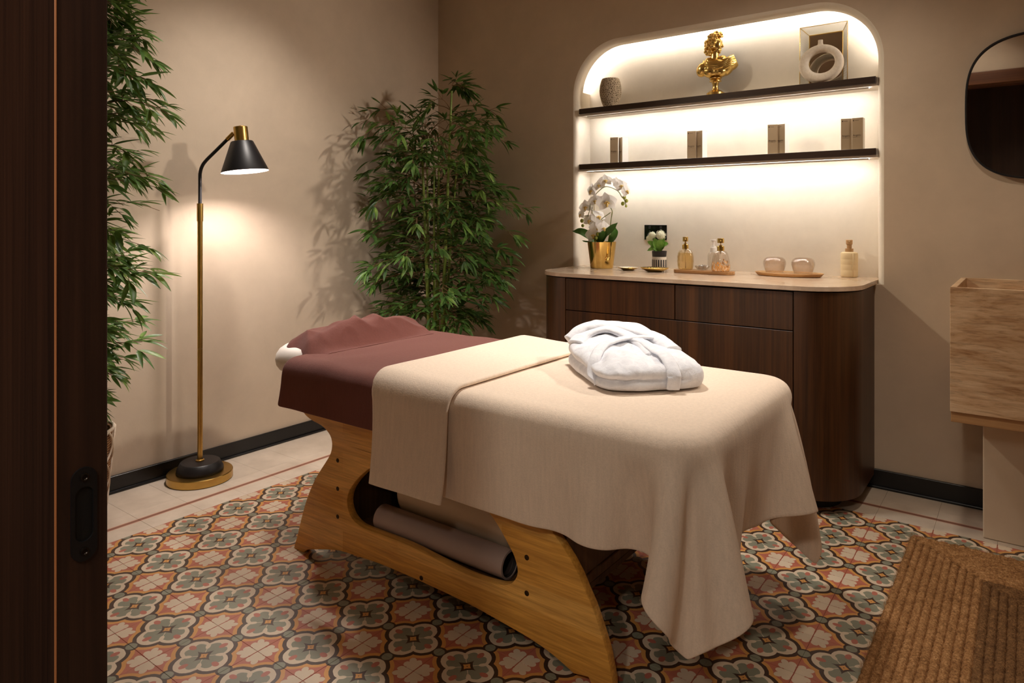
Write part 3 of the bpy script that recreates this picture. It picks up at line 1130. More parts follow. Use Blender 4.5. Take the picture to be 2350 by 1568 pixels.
path = band_path()
sec = []                                              # section of the fold: (x, height above the blanket)
for k in range(9):
    a = PI / 2 + k / 8 * PI
    sec.append((-1.595 + 0.013 * math.cos(a), 0.0135 + 0.0125 * math.sin(a)))
for x in np.linspace(-1.56, -1.36, 6): sec.append((x, 0.0015))
for k in range(7):
    a = -PI / 2 + k / 6 * PI
    sec.append((-1.336 + 0.007 * math.cos(a), 0.0085 + 0.0070 * math.sin(a)))
for x, h in zip(np.linspace(-1.36, -1.57, 7), (0.0170, 0.0178, 0.0185, 0.0195, 0.0215, 0.024, 0.0258)): sec.append((x, h))
b = BM()
rows = []
for i, (y, z, ny_, nz_) in enumerate(path):
    lift = 1.0 if nz_ > 0.5 else 0.9
    row = []
    for x, h in sec:
        left = max(0.0, min(1.0, (-1.36 - x) / 0.24))
        sk = -0.050 * left * (0.5 + 0.5 * nz_ if nz_ > 0 else max(0.0, 0.5 - (0.63 - z) * 1.2)) if ny_ <= 0 else -0.05 * left
        wv = 0.004 * noise.noise(Vector((x * 3, y * 5, z * 5)))
        row.append(b.verts.new((x + sk + wv, y + ny_ * h * lift, z + nz_ * h * lift)))
    rows.append(row)
for A, B in zip(rows, rows[1:]):
    n = len(A)
    for k in range(n): b.faces.new((A[k], A[(k + 1) % n], B[(k + 1) % n], B[k]))
b.faces.new(rows[0]); b.faces.new(rows[-1])
band = obj('turned_down_fold', b, M_CREAM, blanket, smooth=60)

# brown fleece cover at the head end
H2 = 0.0185
xs = np.arange(-2.150, -1.50, H2)
ys = np.arange(1.532 - 0.178, 2.263 + 0.18, H2)
GX, GY = np.meshgrid(xs, ys, indexing='ij')
P0 = np.stack([GX, GY, np.full_like(GX, MZ + 0.010)], -1)
P0[..., 2] += rs.uniform(0, 0.001, GX.shape)


def col_head(Q, Pold):
    Q = slab_push(Q, (-2.30, 1.486, 0.595), (-0.587, 2.309, MZ + 0.003), 0.05, 0.05, 0.6, Pold)
    return slab_push(Q, (-2.12, BY0 - 0.010, -0.1), (-0.98, BY1 + 0.010, 0.62), 0.03, 0.02, 0.3, Pold)


Pb = drape(len(xs), len(ys), P0, col_head, steps=70, iters=14, bend=0.10, pin=(slice(len(xs) - 4, None), slice(12, -12)))
# soft irregularities of the top
for i in range(Pb.shape[0]):
    for j in range(Pb.shape[1]):
        x, y, z = Pb[i, j]
        if z > MZ - 0.02 and x < -1.72:
            Pb[i, j, 2] += 0.004 * noise.noise(Vector((x * 9, y * 5, 1.0))) + 0.003
cover = obj('fleece_cover', cloth_mesh(Pb), M_BROWN, smooth=True)
tag(cover, 'reddish brown fleece cover spread over the head end of the massage table', 'blanket')
solid(cover, 0.007)

# rumpled brown cloth over the face cradle
nu, nv = 46, 70


def hood(u, v):
    x = -2.075 - 0.290 * u
    y = 1.575 + 0.680 * v
    e = math.sin(PI * min(1, max(0, v))) ** 0.42
    f = (1 - max(0.0, (u - 0.45) / 0.55) ** 2.6)
    rise = max(0.0, min(1.0, u / 0.38)); rise = rise * rise * (3 - 2 * rise)
    z = MZ + 0.012 + (0.078 * rise * f * e * (0.85 + 0.25 * math.sin(PI * (v * 0.9 + 0.1))))
    # creases running from the near corner across the pillow
    wq = noise.noise(Vector((x * 5, y * 4, 0.5)))
    d = (y - 1.60) * 0.75 + (x + 2.4) * 1.1 + 0.05 * wq
    rg_ = 1 - abs(math.sin(d * 26 + 1.5 * wq))
    z += rise * f * (0.017 * rg_ * (0.65 + 0.5 * noise.noise(Vector((x * 6, y * 5, 4)))) - 0.006)
    rg2 = 1 - abs(noise.noise(Vector((x * 13 + 2, y * 9, 7))) * 2)
    z += rise * 0.012 * max(0, rg2) ** 2
    if u > 0.72: z -= (u - 0.72) / 0.28 * 0.030
    if v < 0.10: z -= ((0.10 - v) / 0.10) ** 1.5 * 0.030
    if v > 0.92: z -= (v - 0.92) / 0.08 * 0.05
    x2 = x + 0.080 * (1 - e) * max(0.0, u - 0.3)
    return (x2, y, z)


hd_ = obj('cradle_cloth', grid(nu, nv, hood), M_BROWN, smooth=True)
tag(hd_, 'rumpled brown fleece cloth bunched over the white face cradle', 'cloth')
solid(hd_, 0.010, 1, -1.0)

# ---------------- folded bathrobe
def robe_fabric():
    t = NT('white_velour', 0.9)
    v = t.world()
    n = t.noise(v, 420, 2, 0.6)
    n2 = t.noise(v, 45, 4, 0.6, 0.5)
    t.color(t.ramp(n2, [(0.3, rgb(220, 221, 228)), (0.7, rgb(238, 239, 244))]))
    t.b.inputs['Sheen Weight'].default_value = 0.15
    t.b.inputs['Specular IOR Level'].default_value = 0.1
    h = X(t, n) * 0.3 + X(t, n2) * 1.0
    t.bump(h.s, 0.35, 0.006)
    return t.m


M_ROBE = robe_fabric()
RO = Vector((-1.012, 1.985, MZ + 0.0150))
E1 = Vector((0.668, 0.744, 0)); E2 = Vector((-0.744, 0.668, 0))


def RW(s, t, h): return RO + E1 * s + E2 * t + Vector((0, 0, h))


robe = thing('bathrobe', 'white bathrobe folded square with its belt tied round, lying on the cream blanket', 'bathrobe', RO)
HW, HD = 0.170, 0.222


def robe_top(s, t):
    k = (t + HD) / (2 * HD)
    h = 0.074 + 0.034 * max(0.0, min(1.0, k)) ** 1.3
    h += 0.009 * noise.noise(Vector((s * 14, t * 10, 0.3))) + 0.006 * noise.noise(Vector((s * 26, t * 20, 5))) + 0.007 * max(0.0, 1 - abs(noise.noise(Vector((s * 17 + 3, t * 9, 2)))) * 3)
    h += 0.010 * math.exp(-((s + 0.05 - 0.25 * (t - 0.05)) / 0.035) ** 2) * max(0, k)
    return h


def robe_body(u, v):
    a = 2 * PI * u
    ca, sa = math.cos(a), math.sin(a)
    ex_ = 0.40
    cs, sn = math.copysign(abs(ca) ** ex_, ca), math.copysign(abs(sa) ** ex_, sa)
    # profile: v 0 bottom centre -> .25 bottom rim -> .62 top rim -> 1 top centre
    if v < 0.22:
        q, hz = v / 0.22 * 0.95, 0.0
    elif v < 0.66:
        w = (v - 0.22) / 0.44
        # one plump fold in front, two stacked rolls at the left and back
        two = max(0.0, min(1.0, (-ca + 0.25) * 2.2)) if sa < 0.4 else max(0.0, min(1.0, (-ca + 0.6) * 1.5))
        b1 = math.sin(PI * w) ** 0.6
        b2 = abs(math.sin(PI * 2 * w)) ** 0.6
        q = 0.955 + 0.045 * (b1 * (1 - two) + b2 * two) - 0.03 * two * (1 - b2)
        hz = w
    else:
        w = (v - 0.66) / 0.34
        q, hz = 0.955 * (1 - w) ** 0.9, 1.0
    s, t = HW * cs * q, HD * sn * q
    s += 0.006 * noise.noise(Vector((t * 12, v * 4, 8))) * (1 if 0.2 < v < 0.7 else 0)
    t += 0.008 * noise.noise(Vector((s * 12, v * 4, 3))) * (1 if 0.2 < v < 0.7 else 0)
    rim = 1.0 - 0.26 * q ** 6
    h = robe_top(s, t) * (rim if v >= 0.66 else (1.0 - 0.26 * 0.955 ** 6) * hz)
    return RW(s, t, h)


obj('robe_body', grid(128, 44, robe_body, close_u=True), M_ROBE, robe, smooth=True)


def strap(pts, width, th=0.010, parent=robe, name='belt', lift=0.006, n=10):
    """Flat padded band following points (s, t, extra height or absolute)."""
    P_ = smooth_path(pts, n)
    b_ = BM()
    rings = []
    for i, p in enumerate(P_):
        d = (P_[min(i + 1, len(P_) - 1)] - P_[max(i - 1, 0)]).normalized()
        up = Vector((0, 0, 1)) - d * d.z
        if up.length < 0.3: up = -E2 - d * (-E2).dot(d)
        up.normalize()
        side = d.cross(up).normalized()
        w = width(i / (len(P_) - 1)) if callable(width) else width
        ring = []
        for k in range(12):
            a = 2 * PI * k / 12
            wob = 1 + 0.10 * noise.noise(Vector((p.x * 40, p.y * 40, k)))
            ring.append(b_.verts.new(p + side * (w / 2 * math.copysign(abs(math.cos(a)) ** 0.7, math.cos(a)) * wob) + up * (th / 2 * math.sin(a) * wob)))
        rings.append(ring)
    for A, B in zip(rings, rings[1:]):
        for k in range(12): b_.faces.new((A[k], A[(k + 1) % 12], B[(k + 1) % 12], B[k]))
    b_.faces.new(rings[0]); b_.faces.new(rings[-1])
    return obj(name, b_, M_ROBE, parent, smooth=True)


def T(s, t, e=0.004): return RW(s, t, robe_top(s, t) + e)


# lapels: two soft rolls meeting low on the front
strap([T(-0.150, 0.120, -0.016), T(-0.10, 0.150, 0.004), T(-0.03, 0.135, 0.010), T(0.02, 0.075, 0.008), T(0.038, 0.0, 0.003), T(0.036, -0.085, -0.008)], lambda k: 0.070 - 0.022 * k, 0.022, name='lapel')
strap([T(-0.05, 0.200, -0.010), T(0.01, 0.180, 0.010), T(0.07, 0.140, 0.010), T(0.115, 0.075, 0.004), T(0.135, -0.02, -0.012)], lambda k: 0.080 - 0.02 * k, 0.028, name='lapel')
strap([T(-0.150, 0.185, -0.030), T(-0.105, 0.190, 0.004), T(-0.055, 0.186, 0.016), T(-0.01, 0.200, 0.006), T(0.045, 0.195, 0.016), T(0.10, 0.185, 0.000), T(0.145, 0.16, -0.030)], lambda k: 0.085, 0.036, name='collar')
# belt: across the top and hanging down the front edge
strap([RW(-0.156, -0.128, 0.006), RW(-0.166, -0.115, 0.035), T(-0.150, -0.085, -0.004), T(-0.10, -0.015, 0.003), T(-0.03, 0.030, 0.008), T(0.04, 0.050, 0.012), T(0.10, 0.070, 0.010), T(0.15, 0.08, -0.016)], 0.036, 0.012)
strap([T(0.015, 0.050, 0.010), T(0.042, 0.0, 0.010), T(0.050, -0.08, 0.007), T(0.047, -0.155, 0.006), RW(0.043, -0.2150, 0.060), RW(0.040, -0.2330, 0.036), RW(0.038, -0.2270, 0.005)], 0.042, 0.012)
# ================================================================== BAMBOO
def leaf_material(name, a, b_, c):
    t = NT(name, 0.42)
    n = t.noise(t.world(), 17, 3, 0.6)
    oi = t.n('ShaderNodeObjectInfo')
    f = X(t, n) * 0.75 + X(t, oi.outputs['Random']) * 0.25
    t.color(t.ramp(f.s, [(0.30, a), (0.5, b_), (0.72, c)]))
    t.b.inputs['Specular IOR Level'].default_value = 0.35
    out = t.t.nodes['Material Output']
    tl_ = t.n('ShaderNodeBsdfTranslucent'); tl_.inputs[0].default_value = c
    ms = t.n('ShaderNodeMixShader'); ms.inputs[0].default_value = 0.18
    t.t.links.new(t.b.outputs[0], ms.inputs[1]); t.t.links.new(tl_.outputs[0], ms.inputs[2])
    t.t.links.new(ms.outputs[0], out.inputs[0])
    return t.m


M_LEAF = leaf_material('bamboo_leaf', rgb(38, 66, 30), rgb(78, 114, 50), rgb(138, 166, 82))
M_TWIG = plain('bamboo_twig', rgb(122, 92, 60), 0.7, var=0.25)
M_CANE = NT('bamboo_cane', 0.4)
M_CANE.color(M_CANE.ramp(M_CANE.noise(M_CANE.world((30, 30, 3)), 1.0, 3), [(0.3, rgb(96, 122, 44)), (0.7, rgb(150, 170, 80))]))
M_CANE = M_CANE.m


def leaf_shape(w, bend, twist, n=6):
    """Unit-length leaf along +X; rows of (left, mid, right) points."""
    V, Fc = [], []
    for i in range(n + 1):
        k = i / n
        half = w * (math.sin(PI * min(1, k ** 0.72)) ** 0.85) * (1.0 if k < 0.98 else 0.0) + 0.002
        if i == n: half = 0.0005
        z = -bend * k * k
        tw = twist * k
        for s in (-1, 0, 1):
            V.append((k, s * half * math.cos(tw), z + (abs(s) * half * 0.35) + s * half * math.sin(tw)))
        if i:
            a = (i - 1) * 3
            Fc += [(a, a + 1, a + 4, a + 3), (a + 1, a + 2, a + 5, a + 4)]
    return V, Fc


LEAFS = [leaf_shape(0.100, 0.06, 0.2), leaf_shape(0.088, 0.16, -0.4), leaf_shape(0.112, 0.10, 0.5), leaf_shape(0.095, 0.26, 0.1)]
LEAF_ME = []
for V, Fc in LEAFS:
    me = bpy.data.meshes.new('leaf')
    me.from_pydata(V, [], Fc); me.materials.append(M_LEAF)
    for p in me.polygons: p.use_smooth = True
    LEAF_ME.append(me)


def bamboo(root, zlo, ztop, half, seed, canes, keep, nodes, spread=0.05):
    rn = random.Random(seed)
    C = Vector(root.location)
    cane_tops = []
    leaves = []
    twigs = BM()

    def add_twig(pts, r):
        nonlocal twigs
        b = tube(pts, r, 4, cap=False)
        me = bpy.data.meshes.new('t'); b.to_mesh(me); twigs.from_mesh(me); bpy.data.meshes.remove(me); b.free()

    def clamp(p):
        return (p.x > XL + 0.03) and (p.y < YB - 0.03) and p.z > 0.3

    def add_leaf(p, d, L):
        e = p + d * L
        if not clamp(e) or not clamp(p) or not keep(p) or not keep(e): return
        x = d.normalized()
        up = Vector((rn.uniform(-0.5, 0.5), rn.uniform(-0.5, 0.5), 1))
        y = up.cross(x)
        if y.length < 0.05: y = Vector((1, 0, 0)).cross(x)
        y.normalize(); z = x.cross(y)
        M = Matrix((x, y, z)).transposed().to_4x4() @ Matrix.Scale(L, 4)
        M.translation = p
        leaves.append((M, rn.randrange(4)))
    for k in range(canes):
        a = 2 * PI * k / canes + rn.uniform(-0.4, 0.4)
        r0 = spread * rn.uniform(0.5, 1.0)
        lean = rn.uniform(0.0, 0.05)
        h = ztop * (1.0 if k == 0 else rn.uniform(0.80, 0.97))
        base = C + Vector((r0 * math.cos(a), r0 * math.sin(a), 0.30))
        pts = []
        rad = []
        zz = 0.30
        while zz < h:
            f = (zz - 0.30) / (h - 0.30)
            p = base + Vector((lean * math.cos(a) * f * 2, lean * math.sin(a) * f * 2, zz - 0.30))
            for dz, rr in ((0.0, 1.0), (0.004, 1.22), (0.010, 1.0)):
                pts.append(p + Vector((0, 0, dz))); rad.append(0.0135 * rr * (1 - 0.62 * f) * (0.75 if k % 2 else 1.0))
            zz += 0.135
        cane_o = obj('cane', tube(pts, rad, 8), M_CANE, root, smooth=60)
        # branches at the nodes
        zz = max(zlo, 0.30) + rn.uniform(0, 0.13)
        while zz < h:
            f = (zz - 0.30) / (h - 0.30)
            p0 = base + Vector((lean * math.cos(a) * f * 2, lean * math.sin(a) * f * 2, zz - 0.30))
            for q in range(nodes):
                az = rn.uniform(0, 2 * PI)
                hw = half(zz) * rn.uniform(0.45, 1.0)
                d = Vector((math.cos(az), math.sin(az), 0))
                rise = rn.uniform(0.10, 0.95) * (1.0 if zz < h - 0.2 else 2.2)
                pts2 = []
                n = 6
                for i in range(n + 1):
                    t = i / n
                    pts2.append(p0 + d * hw * t + Vector((0, 0, hw * (rise * t - (rise * 0.9 + 0.15) * t * t * 0.8))) + Vector((rn.uniform(-1, 1), rn.uniform(-1, 1), 0)) * 0.008 * t)
                while len(pts2) > 2 and not clamp(pts2[-1]): pts2.pop()
                if len(pts2) < 3 or not all(keep(q_) for q_ in pts2): continue
                add_twig(pts2, [0.0022 * (1 - 0.6 * i / len(pts2)) for i in range(len(pts2))])
                for i in range(2, len(pts2)):
                    t = i / n
                    if t < 0.40: continue
                    dirn = (pts2[i] - pts2[i - 1]).normalized()
                    for s in ((-1, 1) if i < len(pts2) - 1 else (-1, 1, 0, 0.5)):
                        ang = s * rn.uniform(0.45, 1.0)
                        dd = Matrix.Rotation(ang, 3, 'Z') @ dirn
                        dd = (dd + Vector((0, 0, rn.uniform(-0.45, 0.55)))).normalized()
                        L = rn.uniform(0.072, 0.118)
                        if rn.random() < 0.45:
                            tip = pts2[i] + dd * 0.05
                            if clamp(tip):
                                add_twig([pts2[i], tip], 0.0012)
                                for e in (-0.5, 0.1, 0.6):
                                    d3 = (Matrix.Rotation(e + rn.uniform(-0.2, 0.2), 3, 'Z') @ dd + Vector((0, 0, rn.uniform(-0.4, 0.2)))).normalized()
                                    add_leaf(tip, d3, L * rn.uniform(0.8, 1.0))
                        else:
                            add_leaf(pts2[i], dd, L)
            zz += rn.uniform(0.11, 0.16)
    tw = obj('twigs', twigs, M_TWIG, root, smooth=True)
    tw['kind'] = 'stuff'
    # leaves that show largest are objects, the others one joined part
    camp = Vector((0, 0, CAM_H))

    def seen(m):
        M, v = m
        c = M @ Vector((0.5, 0, 0))
        dv = c - camp
        nrm = M.to_3x3() @ Vector((0, 0, 1))
        sc = M.to_3x3() @ Vector((1, 0, 0))
        return (abs(nrm.normalized().dot(dv.normalized())) + 0.25) * sc.length ** 2 / dv.length ** 2 * (1.0 if c.x / max(c.y, .1) > -2.4 else 0.1) * (1.25 if dv.length < (C - camp).length - 0.05 else 1.0)
    leaves.sort(key=seen, reverse=True)
    T0 = Matrix.Translation(-C)
    for M, v in leaves[:290]:
        o = bpy.data.objects.new('leaf', LEAF_ME[v])
        o.parent = root
        o.matrix_local = T0 @ M
        COL.objects.link(o)
    VV, FF = [], []
    for M, v in leaves[290:]:
        V, Fc = LEAFS[v]
        k = len(VV)
        VV += [tuple(T0 @ (M @ Vector(x))) for x in V]
        FF += [tuple(i + k for i in f) for f in Fc]
    if VV:
        me = bpy.data.meshes.new('foliage'); me.from_pydata(VV, [], FF); me.materials.append(M_LEAF)
        for p in me.polygons: p.use_smooth = True
        o = bpy.data.objects.new('foliage', me); o.parent = root; COL.objects.link(o)
        o['kind'] = 'stuff'
    print('LEAVES', root.name, len(leaves))


M_BASKET = NT('seagrass_basket', 0.8)
v_ = M_BASKET.coord('Object')
wv = M_BASKET.n('ShaderNodeTexWave', wave_type='BANDS', bands_direction='Z')
M_BASKET.t.links.new(v_, wv.inputs[0]); wv.inputs['Scale'].default_value = 32; wv.inputs['Distortion'].default_value = 2.0; wv.inputs['Detail Scale'].default_value = 6
M_BASKET.color(M_BASKET.ramp(wv.outputs[1], [(0.2, rgb(112, 76, 46)), (0.8, rgb(176, 132, 88))]))
M_BASKET.bump(wv.outputs[1], 0.6, 0.006)
M_BASKET = M_BASKET.m
M_ROPE = plain('cotton_rope', rgb(226, 210, 190), 0.9, var=0.12, vscale=60, bump=0.4, bscale=300)
M_SOIL = plain('potting_soil', rgb(42, 32, 24), 0.95, var=0.3, vscale=60, bump=0.5, bscale=120)


def basket(root, r0, r1, h):
    c = root.location
    prof = [(0, 0.001), (r0 - 0.01, 0.001), (r0, 0.012), (r0 * 0.55 + r1 * 0.5 + 0.006, h * 0.5), (r1, h - 0.012), (r1 + 0.003, h), (r1 - 0.008, h - 0.004), (r1 - 0.012, h - 0.05), (0.0, h - 0.05)]
    obj('basket', lathe(prof, c, 40), M_BASKET, root, smooth=50)
    obj('soil', lathe([(r1 - 0.013, h - 0.044), (r1 * 0.5, h - 0.035), (0, h - 0.033)], c, 24), M_SOIL, root, smooth=True)


def rope_net(root, r0, r1, h):
    c = root.location
    N = 10

    def R(z): return r0 + (r1 - r0) * z / h + 0.010
    for k in range(N):
        for s in (1, -1):
            pts = []
            for i in range(13):
                z = 0.02 + (h - 0.02) * i / 12
                a = 2 * PI * (k + s * 0.5 * math.sin(PI * i / 4) * 0.9) / N
                pts.append((c.x + R(z) * math.cos(a), c.y + R(z) * math.sin(a), z))
            obj('rope', tube(smooth_path(pts, 3), 0.0042, 6), M_ROPE, root, smooth=True)
    ring = [(c.x + (R(h) - 0.004) * math.cos(2 * PI * k / 40), c.y + (R(h) - 0.004) * math.sin(2 * PI * k / 40), h) for k in range(41)]
    obj('rim_rope', tube(ring, 0.0065, 8), M_ROPE, root, smooth=True)


def interp(z, tab):
    for (a, x), (b_, y) in zip(tab, tab[1:]):
        if a <= z <= b_: return x + (y - x) * (z - a) / (b_ - a)
    return tab[0][1] if z < tab[0][0] else tab[-1][1]


pl1 = thing('bamboo_plant', 'tall full leafy bamboo standing in the corner behind the massage table', 'plant', (-2.755, 2.935, 0), None)
basket(pl1, 0.13, 0.165, 0.36)
w1 = [(0.45, 0.12), (0.62, 0.26), (0.80, 0.40), (1.0, 0.41), (1.35, 0.43), (1.62, 0.41), (1.74, 0.30), (1.86, 0.18), (1.97, 0.10), (2.08, 0.06)]
bamboo(pl1, 0.58, 1.99, lambda z: interp(z, w1), 11, 6, lambda p: True, 4)
pl2 = thing('bamboo_plant', 'tall bamboo in a rope-netted basket beside the dark door, cut off by the photo edge', 'plant', (-2.945, 1.085, 0), None)
basket(pl2, 0.115, 0.152, 0.385)
rope_net(pl2, 0.115, 0.152, 0.385)
w2 = [(0.45, 0.12), (0.60, 0.17), (0.8, 0.21), (1.0, 0.25), (1.13, 0.34), (1.25, 0.31), (1.42, 0.31), (1.58, 0.33), (1.75, 0.22), (2.0, 0.15), (2.3, 0.12)]
bamboo(pl2, 0.50, 2.32, lambda z: interp(z, w2), 23, 6, lambda p: not (1.195 < p.z < 1.25 and p.y > 1.22), 3)
# ================================================================== THINGS IN THE NICHE AND ON THE WORKTOP
def px(u, y): return y / (0.79990 + 0.60002 * (u - CX) / F_PX) / F_PX          # metres per photo pixel at depth y


def at(u, y, z=0.0):
    p = on(u, YH, y=y)
    return Vector((p.x, y, z))


def view_frame(p):
    """Unit vectors at p: right as seen from the doorway, and towards the doorway."""
    b = (Vector((0, 0, 0)) - Vector((p.x, p.y, 0))).normalized()
    return Vector((-b.y, b.x, 0)), b


S1, S2 = 1.842, 1.519
M_GOLD = plain('polished_gold', rgb(230, 196, 118), 0.14, 1.0)
M_GOLDS = plain('satin_gold', rgb(228, 194, 118), 0.26, 1.0, var=0.1)
M_CLEAR = thin_glass('clear_glass', (0.93, 0.92, 0.90, 1), 0.12)
M_AMBER = thin_glass('amber_glass', (0.97, 0.90, 0.76, 1), 0.14)
M_PINKGL = thin_glass('blush_glass', (0.97, 0.93, 0.90, 1), 0.10)

# ---------------- cracked stone vase
p = at(1401, 3.523, S1)
vase = thing('vase', 'round beige stone-textured vase on the left end of the upper shelf', 'vase', p)
t = NT('cracked_glaze', 0.85)
vo = t.n('ShaderNodeTexVoronoi', feature='DISTANCE_TO_EDGE'); vo.inputs['Scale'].default_value = 95
t.t.links.new(t.coord('Object'), vo.inputs['Vector'])
t.color(t.ramp(vo.outputs[0], [(0.0, rgb(206, 190, 166)), (0.10, rgb(188, 172, 148)), (0.28, rgb(120, 104, 84))]))
t.bump(X(t, vo.outputs[0]).min(0.25).s, -0.9, 0.006) if False else t.bump((X(t, vo.outputs[0]).min(0.25) * -1.0).s, 0.9, 0.008)
vp = [(0, 0.0005), (0.045, 0.0005), (0.052, 0.004), (0.070, 0.036), (0.082, 0.072), (0.085, 0.098), (0.081, 0.130), (0.072, 0.155), (0.066, 0.166), (0.0635, 0.1675), (0.0610, 0.165), (0.068, 0.150), (0.076, 0.125), (0.078, 0.10), (0.060, 0.03), (0, 0.02)]
vp = [(r * 0.745, z) if False else (r * 0.75, z) for r, z in vp]
obj('vessel', lathe(vp, p, 56), t.m, vase, smooth=50)

# ---------------- golden bust (a plain classical head, no particular statue)
bc = at(1642, 3.530, S1)
bust = thing('bust', 'small golden classical bust of a curly-haired youth on the upper shelf', 'statue', bc)
ar, ab = view_frame(bc)
K = 0.000262


def BP(zx, zy, dpt=0.0): return bc + ar * ((zx - 705) * K) + ab * dpt + Vector((0, 0, (1503 - zy) * K))


Rb = Matrix((ar, -ab, Vector((0, 0, 1)))).transposed()


def bl(zx, zy, rx, rz, d=0.0, rd=None, tilt=0.0):
    rd = rd if rd is not None else rx * K
    M = Rb @ Matrix.Rotation(tilt, 3, 'Y')
    return blob(BP(zx, zy, d), (rx * K, rd, rz * K), 20, 14, rot=M)


parts = [bl(705, 985, 235, 165, 0.0, 0.040), bl(455, 950, 120, 150, 0.0, 0.036, 0.35), bl(1000, 870, 165, 125, -0.004, 0.036, -0.5), bl(880, 960, 170, 140, 0.002, 0.038, -0.35),
         bl(610, 1010, 150, 120, 0.012, 0.034), bl(800, 1020, 140, 110, 0.012, 0.034), bl(580, 850, 130, 70, -0.006, 0.030), bl(860, 820, 150, 70, -0.006, 0.030, -0.45),
         tube([BP(700, 900, -0.004), BP(685, 800, -0.002), BP(690, 690, 0.0), BP(695, 600, 0.0)], [0.034, 0.0255, 0.0215, 0.021], 16),
         bl(668, 420, 150, 165, -0.002, 0.036), bl(742, 470, 92, 150, 0.002, 0.028), bl(752, 585, 58, 62, 0.004, 0.019), bl(775, 622, 34, 28, 0.006, 0.011),
         bl(790, 430, 40, 60, 0.004, 0.022), bl(770, 530, 50, 60, 0.008, 0.016)]
parts.append(tube([BP(822, 415, 0.006), BP(836, 470, 0.007), BP(848, 520, 0.008), BP(822, 532, 0.006)], [0.0034, 0.0042, 0.0056, 0.003], 10))
parts += [bl(808, 562, 20, 12, 0.008, 0.007), bl(806, 585, 20, 12, 0.007, 0.007), bl(805, 405, 34, 14, 0.010, 0.012), bl(660, 520, 22, 40, 0.030, 0.006)]
rb_ = random.Random(4)
for k in range(150):                                   # curls over the skull
    a, e = rb_.uniform(0, 2 * PI), rb_.uniform(-0.9, 1.5)
    cxz, czz = math.cos(e) * math.cos(a), math.sin(e)
    if cxz > 0.42 and czz < 0.72: continue
    if cxz > 0.1 and czz < -0.25: continue
    q = BP(665 + 158 * cxz, 420 - 172 * czz, -0.002 + 0.038 * math.cos(e) * math.sin(a))
    parts.append(blob(q, rb_.uniform(0.0045, 0.0085), 8, 6))
for zx, zy, d, r in [(700, 225, 0.0, 40), (730, 215, 0.008, 30), (815, 225, 0.0, 38), (790, 250, 0.010, 34), (830, 265, 0.004, 30), (760, 280, 0.016, 34), (835, 310, 0.006, 24), (805, 320, 0.016, 26), (700, 300, 0.026, 32), (690, 370, 0.032, 28),
                     (520, 540, 0.006, 36), (510, 600, 0.004, 34), (545, 640, 0.006, 40), (580, 600, 0.016, 38), (590, 660, 0.010, 34), (600, 540, 0.026, 34), (560, 480, 0.020, 38), (610, 610, 0.020, 30), (640, 450, 0.034, 26)]:
    parts.append(bl(zx, zy, r, r, d, r * K))
for k, (dx, dy, r) in enumerate([(0, 0, 22), (6, 36, 19), (12, 70, 17), (-4, -30, 18)]):        # draped folds round the neck
    pts = [BP(475 + dx, 800 + dy * 0.6, 0.010), BP(540 + dx, 865 + dy, 0.034), BP(680 + dx, 905 + dy, 0.044), BP(810 + dx, 880 + dy * 0.9, 0.044), BP(930, 800 + dy, 0.036), BP(1060, 735 + dy * 1.1, 0.018)]
    parts.append(tube(smooth_path(pts, 5), r * K, 8))
for dy in (0, 40, 80, 120):
    parts.append(tube(smooth_path([BP(790, 900 + dy, 0.040), BP(900, 850 + dy, 0.040), BP(1010, 790 + dy, 0.032), BP(1110, 760 + dy, 0.014)], 5), 15 * K, 8))
parts += [bl(700, 850, 200, 100, 0.004, 0.036), bl(600, 800, 110, 85, -0.002, 0.028, 0.5), bl(800, 775, 130, 80, -0.002, 0.028, -0.5), bl(690, 790, 95, 90, 0.0, 0.026)]
figure = remesh(merge(*parts), 0.0017, 3)
# straight cut of the right shoulder and the flat underside
for (co, no) in ((BP(1118, 850), (ar * 0.90 + Vector((0, 0, 0.42))).normalized()), (BP(700, 1135), Vector((0, 0, -1)))):
    g = bmesh.ops.bisect_plane(figure, geom=figure.verts[:] + figure.edges[:] + figure.faces[:], plane_co=co, plane_no=no, clear_outer=True)
    ed = [e for e in g['geom_cut'] if isinstance(e, bmesh.types.BMEdge)]
    bmesh.ops.contextual_create(figure, geom=ed)
obj('figure', figure, M_GOLDS, bust, smooth=50)
h = lambda zy: (1503 - zy) * K
obj('socle', lathe([(0, 0.0005), (0.046, 0.0005), (0.046, h(1432)), (0.040, h(1420)), (0.034, h(1395)), (0.020, h(1370)), (0.0150, h(1330)), (0.0148, h(1290)), (0.0165, h(1240)), (0.020, h(1215)), (0.031, h(1200)), (0.031, h(1190)),
                    (0.022, h(1182)), (0.023, h(1172)), (0.031, h(1150)), (0.033, h(1132)), (0.0, h(1132))], bc, 40), M_GOLDS, bust, smooth=30)

# ---------------- glass picture frame and ring vase
pf = at(1893, 3.548, S1)
frame = thing('picture_frame', 'gold edged glass picture frame standing behind the ring vase', 'frame', pf)
fw, fh, fy0, fy1, ins = 0.106, 0.286, 3.512, 3.578, 0.030
lean = 0.06


def FP(sx, z, y): return Vector((pf.x + sx + (y - 3.545) * 0.0, y + (z - S1) * lean * 0.35, z))


oc = [FP(-fw, S1 + 0.003, fy0), FP(fw, S1 + 0.003, fy0), FP(fw, S1 + fh, fy0), FP(-fw, S1 + fh, fy0)]
ic = [FP(-fw + ins, S1 + 0.012, fy1 - 0.012), FP(fw - ins, S1 + 0.012, fy1 - 0.012), FP(fw - ins, S1 + fh - ins, fy1 - 0.012), FP(-fw + ins, S1 + fh - ins, fy1 - 0.012)]
t = NT('ribbed_glass', 0.2)
panel_glass = thin_glass('panel_glass', (0.97, 0.97, 0.96, 1), 0.08, 0.1, 0.30, (0.94, 0.93, 0.91, 1))


